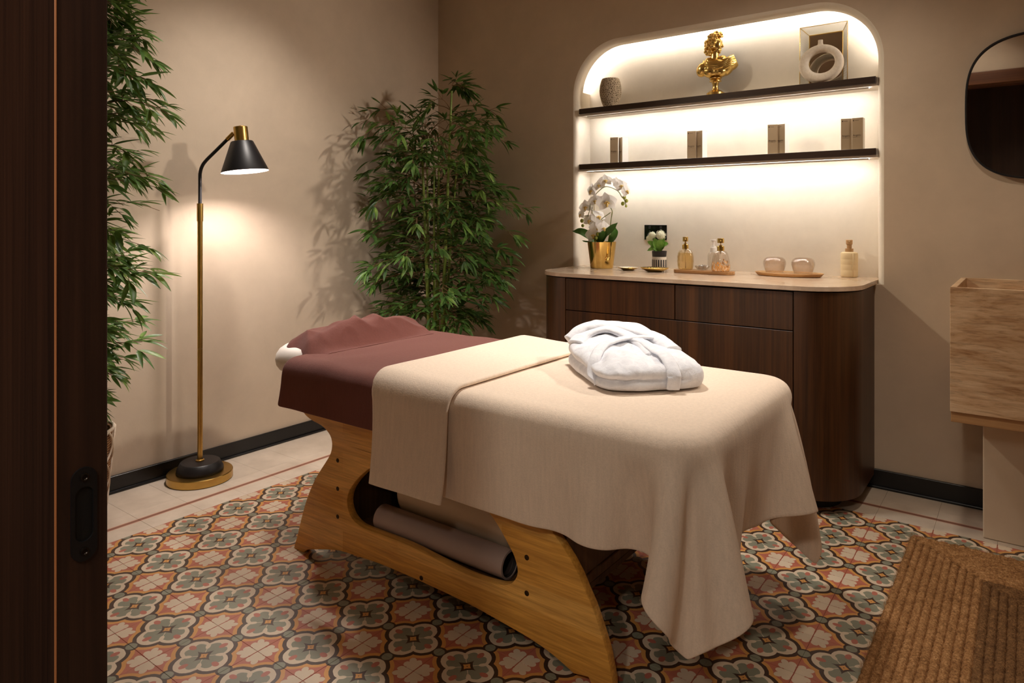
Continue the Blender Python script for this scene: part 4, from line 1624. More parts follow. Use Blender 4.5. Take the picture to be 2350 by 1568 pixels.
def rod(a, b_, r, m, par, nm='wire'): return obj(nm, tube([a, b_], r, 8), m, par, smooth=50)


for k in range(4):
    rod(oc[k], oc[(k + 1) % 4], 0.0016, M_GOLDS, frame)
    rod(ic[k], ic[(k + 1) % 4], 0.0026, M_GOLDS, frame)
    rod(oc[k], ic[k], 0.0020, M_GOLDS, frame)
    b = BM()
    q = [oc[k], oc[(k + 1) % 4], ic[(k + 1) % 4], ic[k]]
    n = (q[1] - q[0]).cross(q[3] - q[0]).normalized() * 0.0008
    Vt = [b.verts.new(v - n) for v in q] + [b.verts.new(v + n) for v in q]
    for f in ((0, 1, 2, 3), (4, 5, 6, 7), (0, 1, 5, 4), (1, 2, 6, 5), (2, 3, 7, 6), (3, 0, 4, 7)): b.faces.new([Vt[i] for i in f])
    pn = obj('glass_panel', b, panel_glass, frame)
    if k in (1, 3):                                    # ribs of the side panes
        rb = BM()
        for i in range(22):
            f0 = (i + 0.5) / 22
            A, B = oc[k].lerp(oc[(k + 1) % 4], f0), ic[k].lerp(ic[(k + 1) % 4], f0)
            tb = tube([A, B + Vector((0, 0, -0.004))], 0.0012, 5)
            me = bpy.data.meshes.new('t'); tb.to_mesh(me); rb.from_mesh(me); bpy.data.meshes.remove(me); tb.free()
        obj('ribs', rb, thin_glass('rib_glass', (0.92, 0.92, 0.92, 1), 0.12), pn)
b = BM()
Vt = [b.verts.new(v + Vector((0, 0.001, 0))) for v in ic] + [b.verts.new(v + Vector((0, 0.004, 0))) for v in ic]
for f in ((0, 1, 2, 3), (4, 5, 6, 7), (0, 1, 5, 4), (1, 2, 6, 5), (2, 3, 7, 6), (3, 0, 4, 7)): b.faces.new([Vt[i] for i in f])
M_MIRROR = plain('mirror_silver', (0.82, 0.80, 0.77, 1), 0.02, 1.0)
obj('mirror_plate', b, plain('smoked_mirror', (0.66, 0.61, 0.54, 1), 0.03, 1.0), frame)

rc = at(1885, 3.478, S1)
ringv = thing('ring_vase', 'matte beige ring-shaped vase with a short neck before the glass frame', 'vase', rc)
rr, rb2 = view_frame(rc)
t = NT('sandy_ceramic', 0.9)
n_ = t.noise(t.coord('Object'), 90, 3, 0.6)
t.color(t.ramp(n_, [(0.35, rgb(216, 203, 186)), (0.65, rgb(226, 214, 198))]))
t.bump(n_, 0.35, 0.003)


def ring_fn(u, v):
    a = 2 * PI * u
    c = 2 * PI * v
    nx_, nz_ = math.cos(a), math.sin(a)
    wr = 0.0205 + 0.003 * math.cos(a - 4.2)
    cr, cd = math.copysign(abs(math.cos(c)) ** 0.75, math.cos(c)) * wr, math.copysign(abs(math.sin(c)) ** 0.75, math.sin(c)) * 0.024
    x = nx_ * (0.0800 + cr); z = nz_ * (0.0700 + cr)
    return rc + Vector((1, 0, 0)) * x * 0.98 + Vector((0, -cd, 0)) + Vector((0, 0, 0.0925 + z))


rg = grid(96, 24, ring_fn, True, True)
zm = min(v.co.z for v in rg.verts)
bmesh.ops.translate(rg, verts=rg.verts, vec=(0, 0, S1 + 0.0005 - zm))
obj('ring', rg, t.m, ringv, smooth=True)
nk = rc + Vector((-0.004, 0, 0.0925 * 2 - 0.005))
obj('neck', lathe([(0.018, -0.004), (0.0125, 0.003), (0.0105, 0.010), (0.0105, 0.024), (0.0090, 0.0245), (0.0085, 0.008), (0, 0.006)], nk, 24), t.m, ringv, smooth=40)

# ---------------- slim cartons on the lower shelf
t = NT('carton_board', 0.6)
M_CARTON = plain('taupe_carton', rgb(170, 148, 118), 0.6, var=0.03)
M_CARTONW = plain('white_carton', rgb(244, 240, 234), 0.6)
M_PRINT = plain('carton_print', rgb(58, 44, 34), 0.7)


def text_bm(s, size, spacing=1.0):
    cu = bpy.data.curves.new('txt', 'FONT')
    cu.body = s; cu.size = size; cu.align_x = 'CENTER'; cu.align_y = 'CENTER'; cu.space_character = spacing
    cu.extrude = 0.00012
    o = bpy.data.objects.new('txt', cu)
    COL.objects.link(o)
    ev = o.evaluated_get(bpy.context.evaluated_depsgraph_get())
    b = BM(); b.from_mesh(ev.to_mesh()); ev.to_mesh_clear()
    bpy.data.objects.remove(o); bpy.data.curves.remove(cu)
    return b


TXT = text_bm('Angelic', 0.0125)
bmesh.ops.scale(TXT, verts=TXT.verts, vec=(0.92, 1, 1))
TXT_ME = bpy.data.meshes.new('lettering'); TXT.to_mesh(TXT_ME); TXT.free(); TXT_ME.materials.append(M_PRINT)
CW, CD, CH = 0.046, 0.040, 0.146


def carton(u, y, rz, label, white_side):
    base = at(u, y, S2)
    c = thing('carton', label, 'box', base + Vector((0, 0, 0.0005)), 'slim cartons on the lower shelf')
    c.rotation_euler = (0, 0, rz)
    bx = box(-CW / 2, CW / 2, -CD / 2, CD / 2, 0, CH, 0.0006, 1)
    o = obj('carton_body', bx, [M_CARTON, M_CARTONW], c, local=True)
    for f in o.data.polygons:
        if f.normal.x > 0.9 or f.normal.x < -0.9 or f.normal.y > 0.9: f.material_index = 1
    R_ = Matrix.Rotation(PI / 2, 4, 'X')
    l_ = bpy.data.objects.new('lettering', TXT_ME); l_.parent = c; l_.matrix_local = Matrix.Translation((-0.002, -CD / 2 - 0.0002, 0.066)) @ R_; COL.objects.link(l_)
    obj('printed_line', box(-0.019, 0.012, -CD / 2 - 0.0003, -CD / 2 - 0.00005, 0.0565, 0.0573), M_PRINT, c, local=True)
    obj('printed_emblem', lathe([(0, 0), (0.0028, 0), (0.0028, 0.0003), (0, 0.0003)], (-0.0165, -CD / 2 - 0.00005, 0.134), 12, (0, -1, 0)), M_PRINT, c, local=True)
    obj('printed_name', box(-0.011, 0.006, -CD / 2 - 0.0003, -CD / 2 - 0.00005, 0.1333, 0.1345), M_PRINT, c, local=True)
    return c


for (ua, ub, ra, rb3, ya, yb_, where) in ((1411, 1431, 0.28, -0.62, 3.500, 3.528, 'below the stone vase'), (1588, 1609, 0.30, -0.28, 3.500, 3.512, 'left of the bust, second pair from the left'),
                                        (1773, 1796, 0.30, -0.24, 3.498, 3.510, 'right of the bust, second pair from the right'), (1941, 1970, 0.32, -0.03, 3.500, 3.500, 'at the right end under the glass frame')):
    carton(ua, ya, ra, 'left taupe carton of the pair %s' % where, False)
    carton(ub, yb_, rb3, 'right taupe carton of the pair %s' % where, True)

# ---------------- black socket plate on the niche wall
sc_ = on(1505.5, 533.5, y=YN)
sock = thing('socket_plate', 'black double socket plate on the niche wall behind the small plant', 'socket', (sc_.x, YN, sc_.z - 0.043))
obj('back_plate', box(sc_.x - 0.0705, sc_.x + 0.0705, YN - 0.004, YN - 0.0005, sc_.z - 0.0445, sc_.z + 0.0445), M_WHITEBOARD, sock)
obj('face_plate', box(sc_.x - 0.068, sc_.x + 0.068, YN - 0.009, YN - 0.0041, sc_.z - 0.042, sc_.z + 0.042, 0.002, 2), plain('black_glass', rgb(12, 12, 13), 0.15), sock)
for s in (-1, 1):
    for dx, dz, w, hh in ((0, 0.006, 0.0025, 0.005), (-0.011, -0.012, 0.004, 0.002), (0.011, -0.012, 0.004, 0.002)):
        obj('pin_hole', box(sc_.x + s * 0.034 + dx - w, sc_.x + s * 0.034 + dx + w, YN - 0.0094, YN - 0.0089, sc_.z + dz - hh, sc_.z + dz + hh), plain('pin_dark', rgb(52, 50, 50), 0.5), sock)
    obj('rocker', box(sc_.x + s * 0.034 - 0.006, sc_.x + s * 0.034 + 0.006, YN - 0.0112, YN - 0.0088, sc_.z + 0.020, sc_.z + 0.036, 0.001, 1), M_BLACKMETAL, sock)

# ---------------- white orchid in a golden pot
oc_ = at(1381, 3.372, CT)
orch = thing('orchid', 'white orchid in a shiny golden pot on the left of the worktop', 'plant', oc_)
k_ = px(1381, 3.372)
Z4 = 260 / 1568


def OP(zx, zy, dy=0.0):
    return on(1300 + zx * Z4, 380 + zy * Z4, y=3.372 + dy)


obj('pot', lathe([(0, 0.0005), (0.061, 0.0005), (0.0625, 0.002), (0.080, 0.143), (0.0805, 0.147), (0.0785, 0.147), (0.074, 0.115), (0, 0.112)], oc_, 64), M_GOLD, orch, smooth=35)
ra_, rbv = view_frame(oc_)
pc_ = oc_ + rbv * 0.0720 + ra_ * 0.034 + Vector((0, 0, 0.055))
knock = [pc_ + ra_ * (0.007 * math.sin(a)) + rbv * (0.004 - 0.003 * math.cos(a)) + Vector((0, 0, 0.011 * math.cos(a))) for a in [2 * PI * k / 24 for k in range(25)]]
obj('embossed_ring', merge(tube(knock, 0.0028, 8), tube([pc_ + Vector((0, 0, 0.011)) + rbv * 0.003, pc_ + Vector((0, 0, 0.030)) + rbv * 0.006 + ra_ * 0.003], [0.0042, 0.0022], 8)), M_GOLD, orch, smooth=True)
obj('moss', lathe([(0.073, 0.116), (0.04, 0.128), (0, 0.132)], oc_, 24), plain('moss', rgb(88, 84, 44), 0.9, var=0.3, vscale=80, bump=0.6, bscale=150), orch, smooth=True)
M_STEM = plain('orchid_stem', rgb(104, 112, 42), 0.5, var=0.15)
M_STAKE = plain('orchid_stake', rgb(150, 134, 74), 0.6)
stems = [[(585, 1075, 0), (600, 900, 0.0), (618, 740, 0.0), (632, 630, 0.01), (575, 540, 0.0)],
         [(455, 1075, 0), (385, 880, 0.01), (352, 700, 0.012), (362, 560, 0.012), (392, 430, 0.01), (440, 362, 0.0), (535, 294, -0.005), (640, 314, -0.01), (722, 366, -0.012), (762, 430, -0.012), (800, 475, -0.012), (826, 555, -0.012)],
         [(440, 1075, 0), (345, 850, 0.0), (300, 715, 0.0), (320, 620, 0.0), (335, 500, 0.004)], [(300, 720, 0), (255, 740, 0.0), (215, 770, 0.0)], [(300, 690, 0), (230, 700, 0.0), (200, 680, 0)],
         [(610, 650, 0), (470, 760, 0.0), (440, 880, -0.02), (430, 960, -0.03)]]
for s in stems:
    obj('stem', tube(smooth_path([OP(*q) for q in s], 6), 0.0022, 6), M_STEM, orch, smooth=True)
obj('stake', tube([OP(575, 1075, 0.005), OP(630, 640, 0.008)], 0.0018, 6), M_STAKE, orch, smooth=True)
obj('stake', tube([OP(400, 1075, 0.015), OP(385, 640, 0.015), OP(374, 300, 0.014)], 0.0018, 6), M_STAKE, orch, smooth=True)
M_PETAL = plain('orchid_petal', rgb(250, 247, 244), 0.6, var=0.02, vscale=30)
for mm_, tc_, fc_ in ((M_PETAL, (0.95, 0.93, 0.90, 1), 0.40),):
    nt_ = mm_.node_tree
    tl2 = nt_.nodes.new('ShaderNodeBsdfTranslucent'); tl2.inputs[0].default_value = tc_
    ms2 = nt_.nodes.new('ShaderNodeMixShader'); ms2.inputs[0].default_value = fc_
    nt_.links.new(nt_.nodes['Principled BSDF'].outputs[0], ms2.inputs[1]); nt_.links.new(tl2.outputs[0], ms2.inputs[2])
    nt_.links.new(ms2.outputs[0], nt_.nodes['Material Output'].inputs[0])
M_LIP = plain('orchid_lip', rgb(226, 196, 120), 0.5, var=0.1)


def petal_bm(L, W, ang, cup, M):
    def fn(u, v):
        r = u * L
        w = W * math.sin(PI * min(0.999, 0.12 + 0.88 * u) ** 0.8) ** 0.8
        s = (v - 0.5) * 2 * w
        z = cup * (s / max(W, 1e-4)) ** 2 * 0.25 * W - 0.25 * L * u * u * 0.6
        q = Vector((math.cos(ang) * r - math.sin(ang) * s, math.sin(ang) * r + math.cos(ang) * s, z))
        return M @ q
    return grid(7, 7, fn)


def flower(zx, zy, dy, dia, yaw, pitch, roll):
    c = OP(zx, zy, dy)
    b0 = view_frame(c)[1]
    dia *= 1.26
    fwd = (Matrix.Rotation(yaw, 3, 'Z') @ b0 + Vector((0, 0, pitch))).normalized()
    rgt = fwd.cross(Vector((0, 0, 1))).normalized() * -1
    upv = fwd.cross(rgt).normalized()
    if upv.z < 0: upv = -upv
    M = Matrix((rgt, upv, fwd)).transposed().to_4x4() @ Matrix.Rotation(roll, 4, 'Z')
    M.translation = c
    r = dia / 2
    fl = obj('flower', merge(*[petal_bm(r * 0.95, r * 0.36, a, 1.0, M) for a in (PI / 2, PI / 2 + 2.25, PI / 2 - 2.25)], *[petal_bm(r, r * 0.60, a, -1.0, Matrix.Translation(fwd * 0.002) @ M) for a in (0.12, PI - 0.12)]), M_PETAL, orch, smooth=True)
    lp = merge(blob(c + fwd * 0.006 - upv * 0.004, (r * 0.16, r * 0.16, r * 0.14), 10, 8), blob(c + fwd * 0.010 - upv * r * 0.30, (r * 0.13, r * 0.10, r * 0.20), 10, 8), blob(c + fwd * 0.006 - upv * r * 0.12 + rgt * r * 0.18, r * 0.10, 8, 6), blob(c + fwd * 0.006 - upv * r * 0.12 - rgt * r * 0.18, r * 0.10, 8, 6))
    obj('lip', lp, M_LIP, fl, smooth=True)


for f in [(540, 205, -0.01, 0.066, 0.1, 0.35, 0.1), (455, 270, 0.0, 0.060, -0.3, 0.25, 0.3), (345, 345, 0.006, 0.070, -0.9, 0.0, 0.0), (700, 235, 0.0, 0.062, 0.8, 0.3, -0.2), (755, 275, -0.012, 0.066, 0.4, 0.2, 0.2), (830, 345, -0.006, 0.068, 0.9, 0.1, 0.3),
          (400, 485, 0.0, 0.066, -0.2, 0.05, 0.1), (556, 505, -0.014, 0.098, 0.15, 0.15, 0.15), (268, 570, 0.0, 0.072, -0.4, 0.05, 0.25), (200, 675, 0.0, 0.052, -1.0, 0.0, 0.0), (440, 705, -0.006, 0.080, 0.5, 0.5, 0.5), (320, 760, -0.004, 0.070, -0.4, 0.2, -0.3),
          (455, 865, -0.024, 0.096, 0.0, 0.05, 0.05), (515, 860, -0.030, 0.070, 0.5, 0.0, -0.1), (375, 955, -0.028, 0.082, -0.2, -0.05, 0.2)]:
    flower(*f)
M_BUD = plain('orchid_bud', rgb(150, 158, 60), 0.5, var=0.15)
for zx, zy, r, dy in [(800, 440, 26, -.012), (830, 488, 24, -.012), (780, 527, 26, -.012), (826, 562, 17, -.012), (215, 765, 27, 0), (226, 832, 23, 0), (435, 950, 27, -.035), (412, 1006, 28, -.035), (395, 1040, 18, -.035)]:
    obj('bud', blob(OP(zx, zy, dy), (r * Z4 * k_, r * Z4 * k_, r * Z4 * k_ * 1.12), 10, 8), M_BUD, orch, smooth=True)
M_OLEAF = plain('orchid_leaf', rgb(72, 118, 48), 0.35, var=0.2, vscale=20)


def strap_leaf(pts, w, parent, m, name='leaf', n=8):
    P_ = smooth_path(pts, n)
    side0 = None
    b = BM()
    rows = []
    for i, q in enumerate(P_):
        k = i / (len(P_) - 1)
        d = (P_[min(i + 1, len(P_) - 1)] - P_[max(i - 1, 0)]).normalized()
        toc = (Vector((0, 0, CAM_H)) - q).normalized() + Vector((0, 0, 0.6))
        side = d.cross(toc).normalized()
        nn = side.cross(d).normalized()
        ww = w * (0.45 + 0.55 * math.sin(PI * min(1, k * 1.1)) ** 0.7) * (1 - max(0, (k - 0.75) / 0.25) ** 2.2 * 0.95)
        rows.append([b.verts.new(q + side * ww * s + nn * (abs(s) * ww * 0.22)) for s in (-1, -0.5, 0, 0.5, 1)])
    for A, B in zip(rows, rows[1:]):
        for j in range(4): b.faces.new((A[j], A[j + 1], B[j + 1], B[j]))
    return obj(name, b, m, parent, smooth=True)


strap_leaf([OP(430, 1060, 0), OP(330, 985, -0.01), OP(200, 915, -0.02), OP(80, 910, -0.02)], 0.024, orch, M_OLEAF)
strap_leaf([OP(470, 1070, -0.01), OP(530, 960, -0.03), OP(620, 880, -0.035), OP(710, 790, -0.03)], 0.022, orch, M_OLEAF)
strap_leaf([OP(590, 1070, 0.0), OP(640, 1000, -0.005), OP(670, 930, -0.005), OP(680, 860, 0.0)], 0.020, orch, M_OLEAF)
strap_leaf([OP(440, 1070, -0.02), OP(470, 1000, -0.035), OP(500, 950, -0.04), OP(540, 900, -0.035)], 0.020, orch, M_OLEAF)
strap_leaf([OP(380, 1065, -0.02), OP(310, 1058, -0.03), OP(250, 1050, -0.035), OP(215, 1038, -0.035)], 0.005, orch, M_OLEAF)

# ---------------- small striped pot with white blossom heads
pp = at(1513, 3.435, CT)
kp = px(1513, 3.435)
smallp = thing('potted_flower', 'small white-flowered plant in a black and white striped pot', 'plant', pp)
obj('pot', lathe([(0, 0.0005), (0.0365, 0.0005), (0.0378, 0.003), (0.0378, 0.070), (0.0355, 0.0715), (0.034, 0.060), (0, 0.060)], pp, 40), plain('white_ceramic', rgb(232, 222, 206), 0.45), smallp, smooth=35)
M_BLK = plain('black_ceramic', rgb(28, 26, 28), 0.5)
for k in range(18):
    a = 2 * PI * k / 18
    bx = box(-0.0032, 0.0032, -0.0386, -0.0368, 0.002, 0.056)
    bx.transform(Matrix.Translation(pp) @ Matrix.Rotation(a, 4, 'Z'))
    obj('stripe', bx, M_BLK, smallp)
obj('inner_pot', lathe([(0.0352, 0.066), (0.0372, 0.074), (0.0392, 0.099), (0.0392, 0.102), (0.0365, 0.102), (0.035, 0.092), (0, 0.092)], pp, 40), M_BLK, smallp, smooth=35)


def SPt(zx, zy, dy=0.0): return on(1300 + zx * Z4, 380 + zy * Z4, y=3.435 + dy)


M_FLEAF = plain('fresh_leaf', rgb(118, 170, 70), 0.45, var=0.3, vscale=40)
for zx, zy in [(1300, 965), (1190, 965), (1150, 1010)]:
    obj('stem', tube(smooth_path([SPt(1275, 1200), SPt((zx + 1270) / 2, 1110), SPt(zx, zy + 30)], 4), 0.0018, 5), M_STEM, smallp, smooth=True)
for (a, b_, c, w) in [((1270, 1180), (1240, 1080), (1215, 1005), 0.018), ((1280, 1180), (1300, 1080), (1310, 1010), 0.020), ((1290, 1170), (1350, 1100), (1412, 1085), 0.017), ((1260, 1170), (1190, 1090), (1120, 1050), 0.015), ((1265, 1185), (1200, 1150), (1115, 1180), 0.013),
                      ((1275, 1170), (1330, 1060), (1365, 1040), 0.016), ((1270, 1190), (1230, 1140), (1160, 1120), 0.014), ((1280, 1190), (1320, 1130), (1345, 1120), 0.014)]:
    strap_leaf([SPt(*a, 0), SPt(*b_, -0.012), SPt(*c, -0.016)], w, smallp, M_FLEAF)
M_BLOOM = plain('cream_blossom', rgb(236, 238, 214), 0.7, var=0.05)
rq = random.Random(8)
for zx, zy, r in [(1305, 965, 72), (1190, 965, 55), (1148, 1010, 50)]:
    c = SPt(zx, zy, -0.004)
    R_ = r * Z4 * kp
    bl_ = []
    for k in range(70):
        d = Vector((rq.gauss(0, 1), rq.gauss(0, 1), rq.gauss(0, 1))).normalized()
        if d.y > 0.6: continue
        q = d.to_track_quat('Z', 'Y').to_matrix().to_4x4()
        q.translation = c + d * R_ * rq.uniform(0.80, 1.0)
        s = R_ * rq.uniform(0.20, 0.28)
        cc = BM()
        V = [cc.verts.new((0, 0, 0))] + [cc.verts.new((s * (1.0 if i % 2 == 0 else 0.45) * math.cos(i * PI / 4 + k), s * (1.0 if i % 2 == 0 else 0.45) * math.sin(i * PI / 4 + k), s * 0.3 if i % 2 == 0 else 0)) for i in range(8)]
        for i in range(8): cc.faces.new((V[0], V[1 + i], V[1 + (i + 1) % 8]))
        cc.transform(q)
        bl_.append(cc)
    bl_.append(blob(c, R_ * 0.82, 12, 8))
    obj('blossom_head', merge(*bl_), M_BLOOM, smallp)

# ---------------- dishes, trays, bottles
M_DISHW = plain('cream_glaze', rgb(232, 222, 204), 0.3)
p = at(1442, 3.315, CT)
d1 = thing('dish', 'small flat cream dish with a gilded edge next to the golden pot', 'dish', p)
obj('plate', lathe([(0, 0.0005), (0.030, 0.0005), (0.032, 0.004), (0.052, 0.0125), (0.0560, 0.0155), (0.0545, 0.0165), (0.034, 0.0085), (0, 0.0075)], p, 48), M_GOLDS, d1, smooth=40)
obj('glaze', lathe([(0.0525, 0.0163), (0.034, 0.0091), (0, 0.0081)], p, 40), M_DISHW, d1, smooth=True)
for i, (dx, dy) in enumerate([(0.016, 0.006), (0.026, 0.0), (0.008, -0.004)]):
    obj('ornament', blob(p + Vector((dx, dy, 0.0125)), (0.006, 0.004, 0.0035), 10, 8), M_GOLDS, d1, smooth=True)
p = at(1502, 3.295, CT)
d2 = thing('dish', 'scalloped golden dish standing before the striped pot', 'dish', p)


def scallop(u, v):
    a = 2 * PI * u
    pr_ = [(0.0, 0.0005), (0.036, 0.0005), (0.044, 0.004), (0.062, 0.013), (0.0735, 0.021), (0.0725, 0.0222), (0.060, 0.0165), (0.042, 0.0075), (0.0, 0.0065)]
    r, z = pr_[round(v * 8)]
    s = 1 + 0.035 * abs(math.sin(a * 12)) * (r / 0.07)
    return p + Vector((r * s * math.cos(a), r * s * math.sin(a) * 0.8, z))


obj('bowl', grid(144, 9, scallop, close_u=True), M_GOLDS, d2, smooth=True)

p = at(1615, 3.335, CT)
M_TRAYW = wood('tray_wood', rgb(132, 92, 54), rgb(176, 130, 82), rgb(204, 160, 108), 0, 1.0, 0.4)
tray = obj('oblong_tray', prism(round_rect(p.x - 0.153, p.x + 0.153, p.y - 0.052, p.y + 0.052, 0.048), 'z', CT + 0.0005, CT + 0.0165, bev=0.002), M_TRAYW, smooth=35)
tag(tray, 'slim oblong wooden tray carrying the two gold-pumped bottles', 'tray')
TZ = CT + 0.017


def pump(root, c, z, kc, kh, m, post=0.004, spout=True):
    """Collar, post and press head of a dispenser, from height z up."""
    obj('collar', lathe([(0.0, z), (kc, z), (kc, z + 0.021), (kc * 0.92, z + 0.0225), (kc * 0.5, z + 0.0225), (kc * 0.48, z + 0.028), (0, z + 0.028)], c, 28), m, root, smooth=30)
    obj('post', tube([c + Vector((0, 0, z + 0.0275)), c + Vector((0, 0, z + 0.040))], post, 14), m, root, smooth=50)
    hd3 = lathe([(0, z + 0.038), (kh, z + 0.038), (kh, z + 0.059), (kh * 0.93, z + 0.061), (0, z + 0.0615)], c, 28)
    o = obj('press_head', hd3, m, root, smooth=30)
    if spout:
        f = view_frame(c)[1]
        obj('nozzle', tube([c + f * kh * 0.9 + Vector((0, 0, z + 0.051)), c + f * (kh + 0.007) + Vector((0, 0, z + 0.050))], 0.0032, 10), m, root, smooth=50)


c1 = at(1573, 3.335, TZ)
soap = thing('soap_dispenser', 'golden-tinted faceted oval soap bottle with gold pump on the oblong tray', 'bottle', c1)
bp = [(0, 0.0005), (0.036, 0.0005), (0.0385, 0.004), (0.0415, 0.018), (0.0437, 0.042), (0.0432, 0.064), (0.0385, 0.084), (0.0300, 0.097), (0.0195, 0.1035), (0.0155, 0.106)]


def facet(prof, c, sy, n=96, amp=0.0):
    def fn(u, v):
        a = 2 * PI * u
        i = min(len(prof) - 1, round(v * (len(prof) - 1)))
        r, z = prof[i]
        s = 1 - amp * abs(math.sin(a * 9)) * max(0, min(1, (0.07 - z) / 0.05)) if 0.003 < z < 0.075 else 1
        return c + Vector((r * s * math.cos(a), r * s * math.sin(a) * sy, z))
    return grid(n, len(prof), fn, close_u=True)


obj('glass_body', facet(bp, c1, 0.62, amp=0.06), M_AMBER, soap, smooth=True)
inner = [(r - 0.004 if r > 0.004 else 0, z + (0.004 if i == 0 else 0)) for i, (r, z) in enumerate(bp) if z < 0.090]
t = NT('liquid_soap', 0.1)
obj('liquid', facet(inner + [(0, 0.0845)], c1, 0.62), thin_glass('amber_liquid', (0.97, 0.90, 0.72, 1), 0.03, 0.1, 0.10, rgb(240, 214, 160)), soap, smooth=True)
obj('dip_tube', tube([c1 + Vector((0, 0, 0.006)), c1 + Vector((0, 0, 0.106))], 0.0028, 8), plain('dip_tube', rgb(235, 225, 205), 0.5), soap, smooth=True)
pump(soap, c1, 0.1045, 0.0158, 0.0135, M_GOLD)

c2 = at(1654, 3.325, TZ)
soap2 = thing('soap_dispenser', 'rounded glass soap bottle with orange flecks and gold pump on the oblong tray', 'bottle', c2)
t = NT('flecked_glass')
t.t.nodes.remove(t.b)
out = t.t.nodes['Material Output']
vo = t.n('ShaderNodeTexVoronoi'); vo.inputs['Scale'].default_value = 1.0
t.t.links.new(t.coord('Object', (190, 190, 90)), vo.inputs['Vector'])
sp = t.n('ShaderNodeSeparateXYZ'); t.t.links.new(t.coord('Object'), sp.inputs[0])
hgt = (X(t, sp.outputs[2]) / 0.10)
msk = (X(t, vo.outputs['Color']) > (hgt * 0.95 + 0.30))
tr_ = t.n('ShaderNodeBsdfTransparent'); tr_.inputs[0].default_value = (0.94, 0.90, 0.86, 1)
df = t.n('ShaderNodeBsdfDiffuse')
t.put(df.inputs[0], t.ramp(vo.outputs['Distance'], [(0.0, rgb(206, 132, 60)), (0.5, rgb(226, 170, 100)), (1.0, rgb(240, 226, 206))]))
m1 = t.n('ShaderNodeMixShader'); t.put(m1.inputs[0], msk); t.t.links.new(tr_.outputs[0], m1.inputs[1]); t.t.links.new(df.outputs[0], m1.inputs[2])
gl = t.n('ShaderNodeBsdfGlossy'); gl.inputs['Roughness'].default_value = 0.03
m2 = t.n('ShaderNodeMixShader')
lw = t.n('ShaderNodeLayerWeight'); lw.inputs[0].default_value = 0.3
mm = X(t, lw.outputs['Facing']) * 0.5 + 0.06
t.put(m2.inputs[0], mm); t.t.links.new(m1.outputs[0], m2.inputs[1]); t.t.links.new(gl.outputs[0], m2.inputs[2])
t.t.links.new(m2.outputs[0], out.inputs[0])
obj('glass_body', lathe([(0, 0.0005), (0.040, 0.0005), (0.0437, 0.006), (0.0445, 0.020), (0.0425, 0.045), (0.038, 0.070), (0.0335, 0.086), (0.027, 0.096), (0.0185, 0.099), (0.0165, 0.101)], c2, 56), t.m, soap2, smooth=50)
obj('dip_tube', tube([c2 + Vector((0, 0, 0.006)), c2 + Vector((0, 0, 0.10))], 0.0028, 8), plain('dip_tube2', rgb(235, 225, 205), 0.5), soap2, smooth=True)
pump(soap2, c2, 0.1005, 0.0172, 0.0160, M_GOLD, 0.0022)

c3 = at(1637, 3.425, CT)
clearb = thing('pump_bottle', 'clear plastic pump bottle standing behind the flecked soap bottle', 'bottle', c3)
M_WPLAST = plain('white_plastic', rgb(240, 238, 234), 0.45)
obj('bottle_body', lathe([(0, 0.0005), (0.026, 0.0005), (0.028, 0.004), (0.028, 0.088), (0.022, 0.101), (0.0135, 0.107)], c3, 32), M_CLEAR, clearb, smooth=50)
obj('collar', lathe([(0, 0.105), (0.0172, 0.105), (0.0172, 0.128), (0.012, 0.130), (0.012, 0.136), (0, 0.136)], c3, 24), M_WPLAST, clearb, smooth=30)
obj('press_head', lathe([(0.0055, 0.130), (0.0055, 0.150), (0.0075, 0.158), (0.0135, 0.164), (0.0135, 0.169), (0, 0.169)], c3, 24), M_WPLAST, clearb, smooth=30)

c4 = at(1611.5, 3.345, TZ)
tea = thing('tealight_holder', 'low clear glass tealight holder between the bottles on the oblong tray', 'candle holder', c4)
obj('glass_dish', lathe([(0, 0.0005), (0.022, 0.0005), (0.026, 0.003), (0.034, 0.014), (0.0375, 0.0205), (0.0365, 0.0208), (0.031, 0.014), (0.022, 0.005), (0, 0.004)], c4, 40), M_CLEAR, tea, smooth=50)
cn = thing('tealight', 'silver cupped tealight sitting in the clear glass holder', 'candle', c4 + Vector((0, 0, 0.0055)))
obj('cup', lathe([(0, 0), (0.0180, 0), (0.0185, 0.001), (0.0185, 0.0185), (0.0178, 0.019), (0.0175, 0.0165), (0, 0.0165)], c4 + Vector((0, 0, 0.0055)), 32), plain('aluminium_cup', rgb(196, 194, 194), 0.3, 0.9), cn, smooth=30)
obj('wax', lathe([(0.0174, 0.0166), (0, 0.0172)], c4 + Vector((0, 0, 0.0055)), 24), plain('wax', rgb(240, 234, 224), 0.5), cn, smooth=True)
obj('wick', tube([c4 + Vector((0, 0, 0.0225)), c4 + Vector((0.001, 0, 0.029))], 0.0008, 5), M_BLK, cn)

